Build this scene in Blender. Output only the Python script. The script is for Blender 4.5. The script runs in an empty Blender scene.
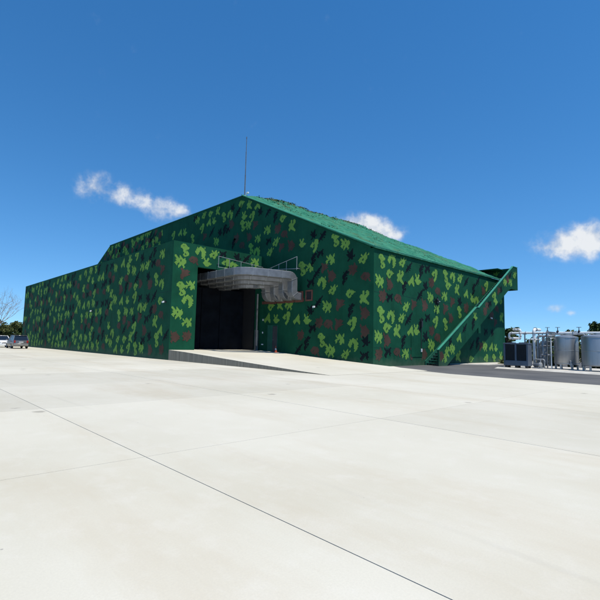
import bpy, math, random
from mathutils import Vector, Matrix, noise
C = bpy.context.scene.collection
R = math.radians
rnd = random.Random(11)

# ------------------------------------------------------------------ helpers
class MB:
    """collects geometry, then links it as ONE mesh object"""
    def __init__(s): s.v = []; s.f = []; s.m = []
    def add(s, vs, fs, m=0):
        o = len(s.v); s.v += [tuple(p) for p in vs]
        for f in fs: s.f.append([i + o for i in f]); s.m.append(m)
    def box(s, a, b, m=0, rz=0.0, at=None):
        (x0, y0, z0), (x1, y1, z1) = a, b
        vs = [Vector((x, y, z)) for z in (z0, z1) for y in (y0, y1) for x in (x0, x1)]
        if at is not None:
            M = Matrix.Translation(Vector(at)) @ Matrix.Rotation(rz, 4, 'Z'); vs = [M @ p for p in vs]
        s.add(vs, [(0, 2, 3, 1), (4, 5, 7, 6), (0, 1, 5, 4), (2, 6, 7, 3), (0, 4, 6, 2), (1, 3, 7, 5)], m)
    def cbox(s, a, b, c=0.02, m=0):
        """box with chamfered edges"""
        (x0, y0, z0), (x1, y1, z1) = a, b
        vs = []; idx = {}
        for ix, x in enumerate((x0, x1)):
            for iy, y in enumerate((y0, y1)):
                for iz, z in enumerate((z0, z1)):
                    sx, sy, sz = (1 if ix == 0 else -1), (1 if iy == 0 else -1), (1 if iz == 0 else -1)
                    for ax in range(3):
                        d = [sx * c, sy * c, sz * c]; d[ax] = 0
                        idx[ix, iy, iz, ax] = len(vs); vs.append((x + d[0], y + d[1], z + d[2]))
        fs = []
        g = lambda *k: idx[k]
        for i in (0, 1):
            fs.append([g(i, 0, 0, 0), g(i, 1, 0, 0), g(i, 1, 1, 0), g(i, 0, 1, 0)])
            fs.append([g(0, i, 0, 1), g(1, i, 0, 1), g(1, i, 1, 1), g(0, i, 1, 1)])
            fs.append([g(0, 0, i, 2), g(1, 0, i, 2), g(1, 1, i, 2), g(0, 1, i, 2)])
        for i in (0, 1):
            for j in (0, 1):
                fs.append([g(0, i, j, 1), g(1, i, j, 1), g(1, i, j, 2), g(0, i, j, 2)])
                fs.append([g(i, 0, j, 0), g(i, 1, j, 0), g(i, 1, j, 2), g(i, 0, j, 2)])
                fs.append([g(i, j, 0, 0), g(i, j, 1, 0), g(i, j, 1, 1), g(i, j, 0, 1)])
                for k in (0, 1): 
                    if j == 0 or True: pass
        for i in (0, 1):
            for j in (0, 1):
                for k in (0, 1): fs.append([g(i, j, k, 0), g(i, j, k, 1), g(i, j, k, 2)])
        s.add(vs, fs, m)
    def prism(s, poly, axis, a, b, m=0, mside=None):
        """polygon (list of 2-D points) extruded along axis from a to b"""
        def P(q, t):
            if axis == 'X': return (t, q[0], q[1])
            if axis == 'Y': return (q[0], t, q[1])
            return (q[0], q[1], t)
        n = len(poly)
        vs = [P(q, a) for q in poly] + [P(q, b) for q in poly]
        s.add(vs, [list(range(n)), [2 * n - 1 - i for i in range(n)]], m)
        s.add(vs, [(i, (i + 1) % n, n + (i + 1) % n, n + i) for i in range(n)], m if mside is None else mside)
    def sweep(s, path, prof, m=0, cap=True, up=(0, 0, 1), scale=None):
        path = [Vector(p) for p in path]; n = len(path); k = len(prof)
        T = []
        for i in range(n):
            d = (path[min(i + 1, n - 1)] - path[max(i - 1, 0)]); T.append(d.normalized())
        t0 = T[0]; ref = Vector(up)
        if abs(t0.dot(ref)) > .95: ref = Vector((0, 1, 0))
        a = t0.cross(ref).normalized(); vs = []
        for i in range(n):
            if i:
                q = T[i - 1].rotation_difference(T[i]); a = q @ a
            b = a.cross(T[i]).normalized(); a = T[i].cross(b).normalized() * -1 if False else a
            mm = 1.0
            if 0 < i < n - 1:
                d1 = (path[i] - path[i - 1]).normalized(); mm = 1 / max(.5, d1.dot(T[i]))
            sc = 1 if scale is None else scale[i]
            for (u, w) in prof: vs.append(path[i] + a * u * sc + b * w * sc)
        fs = []
        for i in range(n - 1):
            for j in range(k): fs.append((i * k + j, i * k + (j + 1) % k, (i + 1) * k + (j + 1) % k, (i + 1) * k + j))
        if cap: fs += [list(range(k))[::-1], [(n - 1) * k + j for j in range(k)]]
        s.add(vs, fs, m)
    def tube(s, path, r, m=0, k=10, scale=None):
        s.sweep(path, [(r * math.cos(2 * math.pi * j / k), r * math.sin(2 * math.pi * j / k)) for j in range(k)], m, True, scale=scale)
    def lathe(s, prof, c=(0, 0, 0), k=32, m=0, axis='Z'):
        vs = []; n = len(prof)
        for r, z in prof:
            for j in range(k):
                a = 2 * math.pi * j / k; x, y = r * math.cos(a), r * math.sin(a)
                p = (x, y, z) if axis == 'Z' else ((x, z, y) if axis == 'Y' else (z, x, y))
                vs.append((c[0] + p[0], c[1] + p[1], c[2] + p[2]))
        s.add(vs, [(i * k + j, i * k + (j + 1) % k, (i + 1) * k + (j + 1) % k, (i + 1) * k + j) for i in range(n - 1) for j in range(k)], m)
    def build(s, name, mats, parent=None, smooth=False, loc=None):
        me = bpy.data.meshes.new(name); me.from_pydata(s.v, [], s.f)
        for m in (mats if isinstance(mats, (list, tuple)) else [mats]): me.materials.append(m)
        me.polygons.foreach_set('material_index', s.m)
        if smooth:
            me.polygons.foreach_set('use_smooth', [True] * len(s.f))
        me.update()
        import bmesh
        bm = bmesh.new(); bm.from_mesh(me); bmesh.ops.recalc_face_normals(bm, faces=bm.faces); bm.to_mesh(me); bm.free()
        if smooth:
            me.set_sharp_from_angle(angle=R(38))
        o = bpy.data.objects.new(name, me); C.objects.link(o)
        if parent: o.parent = parent
        if loc: o.location = loc
        return o

def thing(name, label, cat, loc=(0, 0, 0), rz=0.0, group=None):
    o = bpy.data.objects.new(name, None); C.objects.link(o)
    o.location = loc; o.rotation_euler = (0, 0, rz); o.empty_display_size = .3
    o['label'] = label; o['category'] = cat
    if group: o['group'] = group
    return o
def tag(o, label, cat, group=None):
    o['label'] = label; o['category'] = cat
    if group: o['group'] = group
    return o
def struct(o): o['kind'] = 'structure'; return o
def dup(root, loc, rz, label, group=None):
    r = root.copy(); C.objects.link(r); r.location = loc; r.rotation_euler = (0, 0, rz); r['label'] = label
    if group: r['group'] = group
    for ch in list(root.children):
        c = ch.copy(); C.objects.link(c); c.parent = r
        for g in list(ch.children):
            d = g.copy(); C.objects.link(d); d.parent = c
    return r
def arc(c, r, a0, a1, n, ax):
    """arc points in a plane; ax = (e1, e2) unit vectors"""
    e1, e2 = Vector(ax[0]), Vector(ax[1]); c = Vector(c)
    return [c + e1 * (r * math.cos(a0 + (a1 - a0) * i / n)) + e2 * (r * math.sin(a0 + (a1 - a0) * i / n)) for i in range(n + 1)]

# ------------------------------------------------------------------ materials
def mat(name, col, rough=.7, metal=0.0, var=0.0, vscale=3.0, bump=0.0, bscale=20.0, col2=None, spec=.5, stretch=(1, 1, 1), detail=6.0, bdist=.02, edge=(.35, .65)):
    m = bpy.data.materials.new(name); m.use_nodes = True; nt = m.node_tree; N = nt.nodes; L = nt.links
    b = N['Principled BSDF']; b.inputs['Roughness'].default_value = rough; b.inputs['Metallic'].default_value = metal
    b.inputs['Specular IOR Level'].default_value = spec
    b.inputs['Base Color'].default_value = (*col, 1)
    tc = N.new('ShaderNodeNewGeometry'); mp = N.new('ShaderNodeMapping'); mp.inputs['Scale'].default_value = stretch
    L.new(tc.outputs['Position'], mp.inputs['Vector'])
    if var > 0 or col2:
        n = N.new('ShaderNodeTexNoise'); n.inputs['Scale'].default_value = vscale; n.inputs['Detail'].default_value = detail
        L.new(mp.outputs[0], n.inputs['Vector'])
        mr = N.new('ShaderNodeMapRange'); mr.inputs[1].default_value = edge[0]; mr.inputs[2].default_value = edge[1]
        L.new(n.outputs['Fac'], mr.inputs[0])
        mx = N.new('ShaderNodeMix'); mx.data_type = 'RGBA'; L.new(mr.outputs[0], mx.inputs['Factor'])
        c2 = col2 if col2 else tuple(c * (1 + var) for c in col)
        c1 = col if col2 else tuple(c * (1 - var) for c in col)
        mx.inputs['A'].default_value = (*c1, 1); mx.inputs['B'].default_value = (*c2, 1)
        L.new(mx.outputs['Result'], b.inputs['Base Color'])
    if bump > 0:
        n2 = N.new('ShaderNodeTexNoise'); n2.inputs['Scale'].default_value = bscale; n2.inputs['Detail'].default_value = 5
        L.new(mp.outputs[0], n2.inputs['Vector'])
        bp = N.new('ShaderNodeBump'); bp.inputs['Strength'].default_value = bump; bp.inputs['Distance'].default_value = bdist
        L.new(n2.outputs['Fac'], bp.inputs['Height']); L.new(bp.outputs[0], b.inputs['Normal'])
    return m

# camouflage sheeting colours (painted fabric stretched over the walls)
def cloth(name, col, var, col3=None):
    m = mat(name, col, .8, var=var, vscale=.8, spec=.1); nt = m.node_tree; N = nt.nodes; L = nt.links; b = N['Principled BSDF']
    g = N.new('ShaderNodeNewGeometry'); src = b.inputs['Base Color'].links[0].from_socket
    mp = N.new('ShaderNodeMapping'); mp.inputs['Scale'].default_value = (1.6, 1.6, .22); L.new(g.outputs['Position'], mp.inputs['Vector'])
    n = N.new('ShaderNodeTexNoise'); n.inputs['Scale'].default_value = 1.1; n.inputs['Detail'].default_value = 7; n.inputs['Roughness'].default_value = .65; L.new(mp.outputs[0], n.inputs['Vector'])
    r = N.new('ShaderNodeMapRange'); r.inputs[1].default_value = .38; r.inputs[2].default_value = .70; r.inputs[3].default_value = 0; r.inputs[4].default_value = .34; L.new(n.outputs['Fac'], r.inputs[0])
    x = N.new('ShaderNodeMix'); x.data_type = 'RGBA'; L.new(r.outputs[0], x.inputs['Factor']); L.new(src, x.inputs['A']); x.inputs['B'].default_value = (*[c * 1.45 + .001 for c in col], 1)   # sun-faded, dusty streaks
    # dust splashed up from the ground
    sx = N.new('ShaderNodeSeparateXYZ'); L.new(g.outputs['Position'], sx.inputs[0])
    n3 = N.new('ShaderNodeTexNoise'); n3.inputs['Scale'].default_value = 2.2; n3.inputs['Detail'].default_value = 8; L.new(g.outputs['Position'], n3.inputs['Vector'])
    ad = N.new('ShaderNodeMath'); ad.operation = 'MULTIPLY_ADD'; L.new(n3.outputs['Fac'], ad.inputs[0]); ad.inputs[1].default_value = -1.1; L.new(sx.outputs[2], ad.inputs[2])
    r3 = N.new('ShaderNodeMapRange'); r3.inputs[1].default_value = -.55; r3.inputs[2].default_value = .15; r3.inputs[3].default_value = .18; r3.inputs[4].default_value = 0; L.new(ad.outputs[0], r3.inputs[0])
    x3 = N.new('ShaderNodeMix'); x3.data_type = 'RGBA'; L.new(r3.outputs[0], x3.inputs['Factor']); L.new(x.outputs['Result'], x3.inputs['A']); x3.inputs['B'].default_value = (.22, .20, .16, 1)
    L.new(x3.outputs['Result'], b.inputs['Base Color'])
    # fabric creases: long vertical pulls and shallow billows
    n4 = N.new('ShaderNodeTexNoise'); n4.inputs['Scale'].default_value = .55; n4.inputs['Detail'].default_value = 2; L.new(g.outputs['Position'], n4.inputs['Vector'])
    mx = N.new('ShaderNodeMath'); mx.operation = 'MULTIPLY_ADD'; L.new(n.outputs['Fac'], mx.inputs[0]); mx.inputs[1].default_value = .45; L.new(n4.outputs['Fac'], mx.inputs[2])
    bp = N.new('ShaderNodeBump'); bp.inputs['Strength'].default_value = .55; bp.inputs['Distance'].default_value = .16; L.new(mx.outputs[0], bp.inputs['Height']); L.new(bp.outputs[0], b.inputs['Normal'])
    return m
CAMO = [cloth('camo_green', (.0062, .064, .034), .16), cloth('camo_lime', (.135, .275, .055), .12), cloth('camo_brown', (.070, .043, .033), .2), cloth('camo_black', (.0045, .0095, .012), .3),
        mat('camo_seam', (.003, .040, .028), .8, var=.2, vscale=2, spec=.2)]
M = {}
M['net'] = mat('roof_net', (.016, .145, .085), .85, col2=(.042, .21, .125), vscale=1.1, bump=.8, bscale=3.5, bdist=.14, spec=.2, edge=(.4, .6))
def net_patches(m):
    nt = m.node_tree; N = nt.nodes; L = nt.links; b = N['Principled BSDF']; src = b.inputs['Base Color'].links[0].from_socket
    g = N.new('ShaderNodeNewGeometry'); n = N.new('ShaderNodeTexNoise'); n.inputs['Scale'].default_value = .42; n.inputs['Detail'].default_value = 9; n.inputs['Roughness'].default_value = .7; L.new(g.outputs['Position'], n.inputs['Vector'])
    r = N.new('ShaderNodeMapRange'); r.inputs[1].default_value = .52; r.inputs[2].default_value = .66; r.inputs[4].default_value = .8; L.new(n.outputs['Fac'], r.inputs[0])
    x = N.new('ShaderNodeMix'); x.data_type = 'RGBA'; L.new(r.outputs[0], x.inputs['Factor']); L.new(src, x.inputs['A']); x.inputs['B'].default_value = (.07, .115, .045, 1)
    n2 = N.new('ShaderNodeTexNoise'); n2.inputs['Scale'].default_value = 3.2; n2.inputs['Detail'].default_value = 8; n2.inputs['Roughness'].default_value = .75; L.new(g.outputs['Position'], n2.inputs['Vector'])
    r2 = N.new('ShaderNodeMapRange'); r2.inputs[1].default_value = .5; r2.inputs[2].default_value = .72; r2.inputs[4].default_value = .6; L.new(n2.outputs['Fac'], r2.inputs[0])
    x2 = N.new('ShaderNodeMix'); x2.data_type = 'RGBA'; L.new(r2.outputs[0], x2.inputs['Factor']); L.new(x.outputs['Result'], x2.inputs['A']); x2.inputs['B'].default_value = (.012, .10, .07, 1)
    L.new(x2.outputs['Result'], b.inputs['Base Color'])
net_patches(M['net'])
M['scrap'] = mat('net_scraps', (.060, .105, .040), .9, col2=(.12, .115, .055), vscale=.9, spec=.1)
M['scrap_teal'] = mat('net_scraps_teal', (.022, .15, .10), .9, var=.35, vscale=1.5, spec=.1)
M['trim'] = mat('trim_green', (.012, .105, .072), .55, var=.12, vscale=2, spec=.4)
M['cap'] = mat('cap_green', (.045, .26, .17), .5, var=.1, vscale=2, spec=.4)
M['black'] = mat('black_door', (.006, .008, .012), .8, var=.3, vscale=1.2, spec=.12)
M['void'] = mat('dark_interior', (.01, .01, .012), .9)  # near-black, so the bay's darkness comes from the colour
M['steel'] = mat('galvanised_steel', (.175, .185, .20), .5, .4, var=.14, vscale=2.5, bump=.05, bscale=6)
M['steel_seam'] = mat('galvanised_flange', (.28, .29, .30), .45, .4, var=.1, vscale=4)
M['plate'] = mat('red_oxide_plate', (.12, .045, .03), .7, var=.2, vscale=3)
M['pipe'] = mat('pipe_grey', (.33, .345, .35), .5, .3, var=.16, vscale=3)
M['white'] = mat('white_paint', (.74, .75, .74), .45, var=.06, vscale=4)
M['dark'] = mat('dark_plastic', (.02, .02, .022), .5)
M['grey'] = mat('grey_door_paint', (.045, .05, .055), .5, var=.12, vscale=2)
M['post'] = mat('grey_post_paint', (.10, .11, .12), .55, var=.2, vscale=2.5)
M['orange'] = mat('orange_plastic', (.40, .065, .025), .5, var=.1)
M['side_shade'] = mat('stained_shaded_ramp_side', (.19, .168, .125), .9, col2=(.29, .26, .20), vscale=1.0, bump=.3, bscale=14, stretch=(6, 6, .35))  # vertical stains, plus the side's shade put in as a darker tone
M['asphalt'] = mat('asphalt', (.085, .085, .086), .92, col2=(.125, .122, .118), vscale=.45, bump=.5, bscale=90, spec=.3)
M['kerb'] = mat('pale_kerb_concrete', (.52, .49, .43), .85, var=.12, vscale=2, bump=.2, bscale=30)
M['soil'] = mat('grass_ground', (.06, .075, .025), .95, col2=(.13, .115, .07), vscale=.25, bump=.4, bscale=6)
M['stain'] = mat('stainless_steel', (.36, .37, .375), .40, .65, var=.06, vscale=2.0, stretch=(4, 4, .25))
M['chill'] = mat('cooling_unit_paint', (.10, .125, .16), .5, .1, var=.1, vscale=3)
M['grille'] = mat('cooling_unit_fins', (.025, .028, .034), .6, .2)
M['bark'] = mat('bark', (.13, .105, .08), .9, var=.3, vscale=5)
M['barkpale'] = mat('pale_bark', (.26, .22, .18), .9, var=.25, vscale=5)
M['tyre'] = mat('tyre_rubber', (.012, .012, .012), .8)
M['rim'] = mat('alloy_rim', (.45, .45, .46), .3, .8)
M['glass'] = mat('tinted_car_glass', (.012, .016, .022), .07, 0, spec=.8)
M['red'] = mat('red_lens', (.35, .012, .012), .2)
M['lens'] = mat('clear_lens', (.75, .76, .78), .12, .2)
M['carwhite'] = mat('white_car_paint', (.74, .75, .76), .22, 0, spec=.6)
M['cardark'] = mat('grey_car_paint', (.13, .135, .145), .2, .2, spec=.7)
M['carsilver'] = mat('champagne_lower_paint', (.27, .26, .245), .35, .4)
M['platewhite'] = mat('number_plate', (.62, .63, .62), .4)
def leafmat(name, c1, c2):
    m = mat(name, c1, .75, col2=c2, vscale=.55, spec=.15, detail=3)
    return m
LEAF = [leafmat('leaf_olive', (.060, .080, .024), (.115, .125, .046)), leafmat('leaf_dark', (.036, .060, .020), (.075, .105, .036)), leafmat('leaf_dry', (.085, .085, .032), (.15, .13, .06))]

def concrete_mat():
    m = bpy.data.materials.new('sunlit_concrete'); m.use_nodes = True; nt = m.node_tree; N = nt.nodes; L = nt.links
    b = N['Principled BSDF']; b.inputs['Roughness'].default_value = .9; b.inputs['Specular IOR Level'].default_value = .25
    g = N.new('ShaderNodeNewGeometry')
    def nz(scale, det, rough=.55, vec=None):
        n = N.new('ShaderNodeTexNoise'); n.inputs['Scale'].default_value = scale; n.inputs['Detail'].default_value = det; n.inputs['Roughness'].default_value = rough
        L.new(vec if vec else g.outputs['Position'], n.inputs['Vector']); return n.outputs['Fac']
    def rng(x, a, b_, c, d):
        r = N.new('ShaderNodeMapRange'); L.new(x, r.inputs[0])
        for i, q in enumerate((a, b_, c, d)): r.inputs[i + 1].default_value = q
        return r.outputs[0]
    def mix(fac, A, B, mode='MIX'):
        x = N.new('ShaderNodeMix'); x.data_type = 'RGBA'; x.blend_type = mode
        if isinstance(fac, float): x.inputs['Factor'].default_value = fac
        else: L.new(fac, x.inputs['Factor'])
        for k, v in (('A', A), ('B', B)):
            if isinstance(v, tuple): x.inputs[k].default_value = (*v, 1)
            else: L.new(v, x.inputs[k])
        return x.outputs['Result']
    base = mix(rng(nz(.16, 4), .3, .7, 0, 1), (.505, .472, .376), (.605, .572, .480))
    # rusty-tan water stains stretched along the slab edges
    mp = N.new('ShaderNodeMapping'); mp.inputs['Scale'].default_value = (.35, 1.3, 1); mp.inputs['Rotation'].default_value = (0, 0, .35); L.new(g.outputs['Position'], mp.inputs['Vector'])
    st = rng(nz(.35, 8, .66, mp.outputs[0]), .50, .74, 0, .5)
    base = mix(st, base, (.44, .365, .25))
    # pale scuffs and fine grain
    base = mix(rng(nz(2.2, 8, .7), .5, .75, 0, .30), base, (.65, .62, .555))
    base = mix(rng(nz(55, 3, .8), .35, .65, 0, .22), base, (.42, .39, .33))
    isl = rng(g.outputs['Random Per Island'], 0, 1, .92, 1.06)
    cm = N.new('ShaderNodeCombineColor'); 
    for i in range(3): L.new(isl, cm.inputs[i])
    base = mix(1.0, base, cm.outputs[0], 'MULTIPLY')
    # tyre scuffs: thin curved dark streaks
    w = N.new('ShaderNodeTexWave'); w.wave_type = 'RINGS'; w.inputs['Scale'].default_value = .055; w.inputs['Distortion'].default_value = 3.5; w.inputs['Detail'].default_value = 2; w.inputs['Detail Scale'].default_value = .4
    mp2 = N.new('ShaderNodeMapping'); mp2.inputs['Location'].default_value = (-8, 22, 0); L.new(g.outputs['Position'], mp2.inputs['Vector']); L.new(mp2.outputs[0], w.inputs['Vector'])
    tr = rng(w.outputs['Fac'], .9988, 1.0, 0, 1)
    tn = rng(nz(.28, 3), .5, .66, 0, .12)
    mu = N.new('ShaderNodeMath'); mu.operation = 'MULTIPLY'; L.new(tr, mu.inputs[0]); L.new(tn, mu.inputs[1])
    base = mix(mu.outputs[0], base, (.30, .29, .27))
    # scattered tiny pits
    v = N.new('ShaderNodeTexVoronoi'); v.inputs['Scale'].default_value = 2.3; L.new(g.outputs['Position'], v.inputs['Vector'])
    base = mix(rng(v.outputs['Distance'], .022, .03, .6, 0), base, (.22, .21, .19))
    v2 = N.new('ShaderNodeTexVoronoi'); v2.inputs['Scale'].default_value = .42; L.new(g.outputs['Position'], v2.inputs['Vector'])
    ds = N.new('ShaderNodeMath'); ds.operation = 'MULTIPLY_ADD'; L.new(nz(9, 5, .7), ds.inputs[0]); ds.inputs[1].default_value = .10; L.new(v2.outputs['Distance'], ds.inputs[2])
    base = mix(rng(ds.outputs[0], .085, .12, .55, 0), base, (.20, .18, .15))     # a few oil drips
    L.new(base, b.inputs['Base Color'])
    bp = N.new('ShaderNodeBump'); bp.inputs['Strength'].default_value = .35; bp.inputs['Distance'].default_value = .006
    L.new(nz(38, 6, .7), bp.inputs['Height']); L.new(bp.outputs[0], b.inputs['Normal'])
    return m
M['concrete'] = concrete_mat()
M['joint'] = mat('joint_sealant', (.16, .15, .13), .9)
LONG_SPOTS = {'L': [(9.8, 7.6),(11.1, 7.8),(12.5, 7.9),(10.9, 6.8),(12.2, 6.7),(9.6, 6.1),(13.7, 6.6),(14.7, 6.8),(17.2, 7.4),(18.9, 7.6),(16.5, 5.5),(18.8, 5.8),(13.0, 4.5),(17.5, 4.6),(9.7, 3.7),(11.0, 3.6),(12.4, 3.6),(10.6, 2.8),(11.8, 2.6),(9.5, 2.1),(13.6, 2.7),(14.5, 2.8),(17.3, 3.5),(18.8, 3.4),(16.6, 1.6),(12.9, 0.9),(20.2, 7.6),(21.6, 7.7),(19.5, 6.8),(21.0, 6.6),(22.7, 6.4),(24.0, 6.1),(26.9, 7.5),(21.3, 4.6),(24.7, 5.8),(23.9, 4.4),(23.6, 0.4),(21.1, 0.7),(26.4, 1.6),(27.8, 1.6),(28.9, 1.5),(26.6, 0.3),(28.3, 0.3)], 'N': [(10.9, 6.0),(10.0, 5.1),(11.9, 5.0),(14.1, 4.7),(15.7, 4.8),(16.7, 6.8),(17.7, 6.1),(19.0, 4.7),(10.6, 1.9),(9.6, 0.9),(11.8, 1.0),(14.0, 0.9),(15.6, 0.9),(16.7, 2.8),(17.6, 2.2),(20.2, 5.4),(19.9, 4.0),(22.7, 5.1),(25.7, 4.6),(25.6, 1.6),(26.3, 7.0)], 'K': [(13.4, 7.6),(15.2, 7.5),(16.1, 7.8),(15.8, 6.4),(15.0, 5.6),(12.8, 5.9),(10.9, 5.0),(17.5, 5.2),(13.4, 3.6),(15.1, 3.2),(16.1, 3.8),(15.8, 2.3),(15.0, 1.6),(12.7, 1.8),(10.7, 1.0),(21.5, 5.6),(22.8, 7.5),(24.3, 6.9),(22.4, 3.0),(23.7, 3.7),(23.8, 1.7),(24.9, 1.9),(26.7, 3.0),(28.1, 3.0)]}
GABLE_SPOTS = {'L': [(5.3, 9.9),(6.7, 9.4),(8.9, 9.6),(10.0, 9.1),(8.5, 8.1),(11.8, 7.8),(6.2, 7.7),(5.2, 7.7),(7.6, 6.3),(8.8, 5.7),(10.6, 5.3),(11.9, 4.9),(8.2, 4.4),(4.8, 3.5),(6.1, 3.5),(10.8, 3.0),(7.6, 1.8),(8.6, 1.0),(9.6, 1.9),(10.9, 1.5),(10.2, 0.8),(-3.7, 15.2),(-2.4, 14.8),(-1.1, 14.5),(-3.1, 13.9),(-1.9, 13.5),(-6.9, 14.4),(-5.7, 14.4),(-10.8, 15.4),(-9.4, 15.3),(-8.0, 15.3),(-12.2, 15.1),(-9.7, 14.4),(-8.6, 14.4),(-11.1, 13.9),(-3.5, 12.9),(-2.5, 12.8),(0.5, 11.8),(1.8, 10.5),(-0.9, 11.2),(-2.0, 10.4),(-1.0, 9.9),(1.0, 9.7),(2.7, 12.5),(3.9, 11.6),(-8.1, 12.0),(-16.1, 14.3),(-14.9, 14.2),(-17.8, 14.2),(-13.2, 13.1),(-37.6, 15.0),(-34.9, 14.5),(-32.9, 14.6),(-29.5, 15.0),(-28.1, 15.3),(-26.7, 15.4),(-21.1, 15.1),(-29.8, 14.4),(-25.2, 14.2),(-23.5, 14.1),(-38.4, 14.7),(-35.7, 14.0),(1.4, 4.7),(2.6, 4.8),(3.7, 4.8),(0.9, 3.7),(2.2, 3.6),(3.5, 3.6)], 'N': [(7.9, 7.5),(8.7, 6.8),(10.8, 7.1),(12.0, 6.4),(9.6, 4.5),(12.0, 3.8),(7.4, 3.2),(8.4, 3.0),(9.5, 3.0),(12.0, 2.5),(5.3, 2.2),(7.0, 0.9),(-1.3, 12.6),(-2.2, 11.6),(-4.4, 11.8),(-3.4, 10.9),(-10.4, 12.9),(-5.3, 13.4),(2.0, 11.7),(2.9, 11.0),(2.6, 9.9),(3.9, 9.9),(-22.6, 14.4),(-24.6, 14.6)], 'K': [(6.6, 10.4),(7.7, 10.2),(6.7, 8.3),(7.4, 8.7),(10.6, 8.2),(7.1, 7.2),(10.1, 6.5),(6.4, 6.4),(6.4, 4.2),(7.3, 4.8),(10.7, 4.0),(6.7, 2.7),(12.1, 1.8),(5.1, 1.0),(6.1, 1.5),(12.0, 0.7),(-5.2, 15.1),(-4.2, 14.5),(-6.5, 13.0),(-5.9, 12.9),(-0.6, 13.8),(0.7, 13.6),(1.7, 12.8),(0.8, 10.7),(-7.4, 12.9),(-9.0, 13.2),(-4.8, 11.3),(-12.6, 15.4),(-31.4, 14.8),(-24.0, 15.4),(-22.7, 15.2)]}
PORTAL_SPOTS = {'L': [(.9,8.72,0),(2.4,8.75,1),(3.7,8.8,2),(3.1,8.05,7),(.62,7.75,5),(.72,5.6,0),(1.6,5.95,9),(1.4,4.65,1),(.55,3.65,5),(1.45,2.95,9),(4.9,8.1,8),(8.0,8.7,9),(5.7,8.1,3)], 'N': [(1.8, 8.0),(1.1, 6.8),(0.5, 1.8),(1.5, 1.9)], 'K': [(4.6, 8.9),(6.1, 8.9),(7.1, 8.9)]}
ANNEX_SPOTS = {'L': [(-11.8, 8.4),(-10.0, 8.7),(-8.3, 8.9),(-6.9, 9.0),(-8.8, 8.0),(-7.4, 7.7),(-5.6, 7.8),(-4.6, 7.9),(-1.9, 8.5),(-2.9, 6.5),(-1.8, 6.0),(-10.3, 7.0),(-6.8, 6.2),(-12.5, 5.9),(-11.5, 5.3),(-9.9, 5.1),(-8.4, 5.1),(-6.9, 5.2),(-10.4, 3.7),(-8.7, 4.0),(-7.4, 4.0),(-5.7, 4.2),(-4.7, 4.3),(-1.8, 4.7),(-2.6, 3.0),(-1.6, 2.3),(-12.6, 2.8),(-6.7, 2.5),(-2.3, 1.5),(-11.7, 2.0),(-10.2, 1.5),(-8.6, 1.5),(-7.3, 1.7),(-12.0, 1.1),(-10.6, 0.6),(-9.0, 0.6),(-7.7, 0.7),(-6.3, 0.7),(-5.0, 0.8)], 'N': [(-12.2, 7.4),(-9.0, 7.1),(-8.0, 6.3),(-5.8, 6.4),(-3.9, 6.2),(-2.6, 7.8),(-1.7, 7.2),(-10.1, 6.2),(-8.9, 3.3),(-10.1, 2.7),(-7.8, 2.8),(-4.5, 2.3),(-2.8, 4.1),(-1.6, 3.5),(-5.6, 3.4),(-3.2, 0.7),(-1.2, 0.8)], 'K': [(-14.1, 8.5),(-12.8, 8.7),(-5.7, 8.7),(-4.1, 8.5),(-3.2, 9.0),(-3.4, 7.9),(-4.3, 6.9),(-6.6, 7.0),(-8.9, 6.2),(-14.2, 7.2),(-13.0, 7.2),(-12.9, 4.8),(-13.6, 3.8),(-5.7, 5.1),(-4.1, 5.0),(-3.0, 5.1),(-3.4, 3.8),(-4.2, 3.2),(-6.8, 3.3),(-8.8, 2.4),(-6.2, 1.7),(-4.7, 1.4),(-3.5, 1.8),(-0.6, 1.9)]}

# ------------------------------------------------------------------ camouflage spots
SHAPES = {'L': [
 "....####..../...######.../..###.####../..##########/..##########/....#######./.....####.../.....###.#../.....######./......######/......#.####/.....##..###/.....######./......###...",
 ".....##...#./..#.#####.#./..########../.##########./.####.######/#####..#####/####...####./.###...#####/..#....####./.......####./........##../.......##...",
 "........#.../...#...##..#/...##.###.##/....######../..########../.####.####../####..###.../.#######..../.##.####..../.....##.....",
 "....#......./..####.#..../.#########../.###########/#####.####../####..###.../.###.##...../..#####...../...###......",
 "....##..##../....##.####./....##..###./..####.####./.#########../.########.../..######..../..######..../.########.../.###.#####../..#....####./.........##.",
 "##...#....../###..##...../.###.###..#./..#########./.#####.#####/..####.#####/.###########/####.######./.##..#####../..#.###.##../....##...##./....#....#..",
 "........#.../.......##.../......####../.....#####../....######../...#######../.#########../###########./#####..####./.###....###./..#......##.",
 ".#....#...../.##..###..../.##..##...../..#####...../..####....../.########.../###########./.#########../..######..../...####.....",
 "......####../......#####./...#.######./..#########./.####.#####./####..####../.####.####../...#..####../......###.../.....####.../....####..../....###...../.....#......",
 ".....#....#./.#..###..##./.##.####.##./..########../...#######../.####.#####./###...#####./.##..######./.#....###.#./......##...."],
 'N': [
 "#.........../##....#...../##.####...../.#######..../.########.../..########../.##########./.#########../..#########./..#######.../.#######..../.##..##...../..#.........",
 ".......#..../.......##.../.#.##.###.../.##########./..#########./.##########./###.######../.#########../..#########./..#######.../.###.###..../.....##.....",
 "...####.#.../..########../.##########./####.######./###.#######./.#########../..######.##./.....##..##./..........##",
 ".##........./.####.###.../..#########./..########../..#######.../..#########./.########.../.######...../.####......./.###......../..##........"],
 'K': [
 "..........#./.........##./.......###../......###.../..#..####.../...#####..../...######.../..####....../.####.##..../.###......../##..#......./#...........",
 "......##..../...#.#####../....#####.../...####...../..######..../..####....../..###.##..../...#####..../...##.#...../..####....../..###......./..##......../...#........",
 ".#......##../.##.#.###.../..#######.../...######.../..####.###../.####..##.../.###....#.../..##........",
 ".......#..../..#...##..../..##.###..../...#####..../.#######..../..######.#../...#######../....####..../...##.##..../..##........"]}
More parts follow.
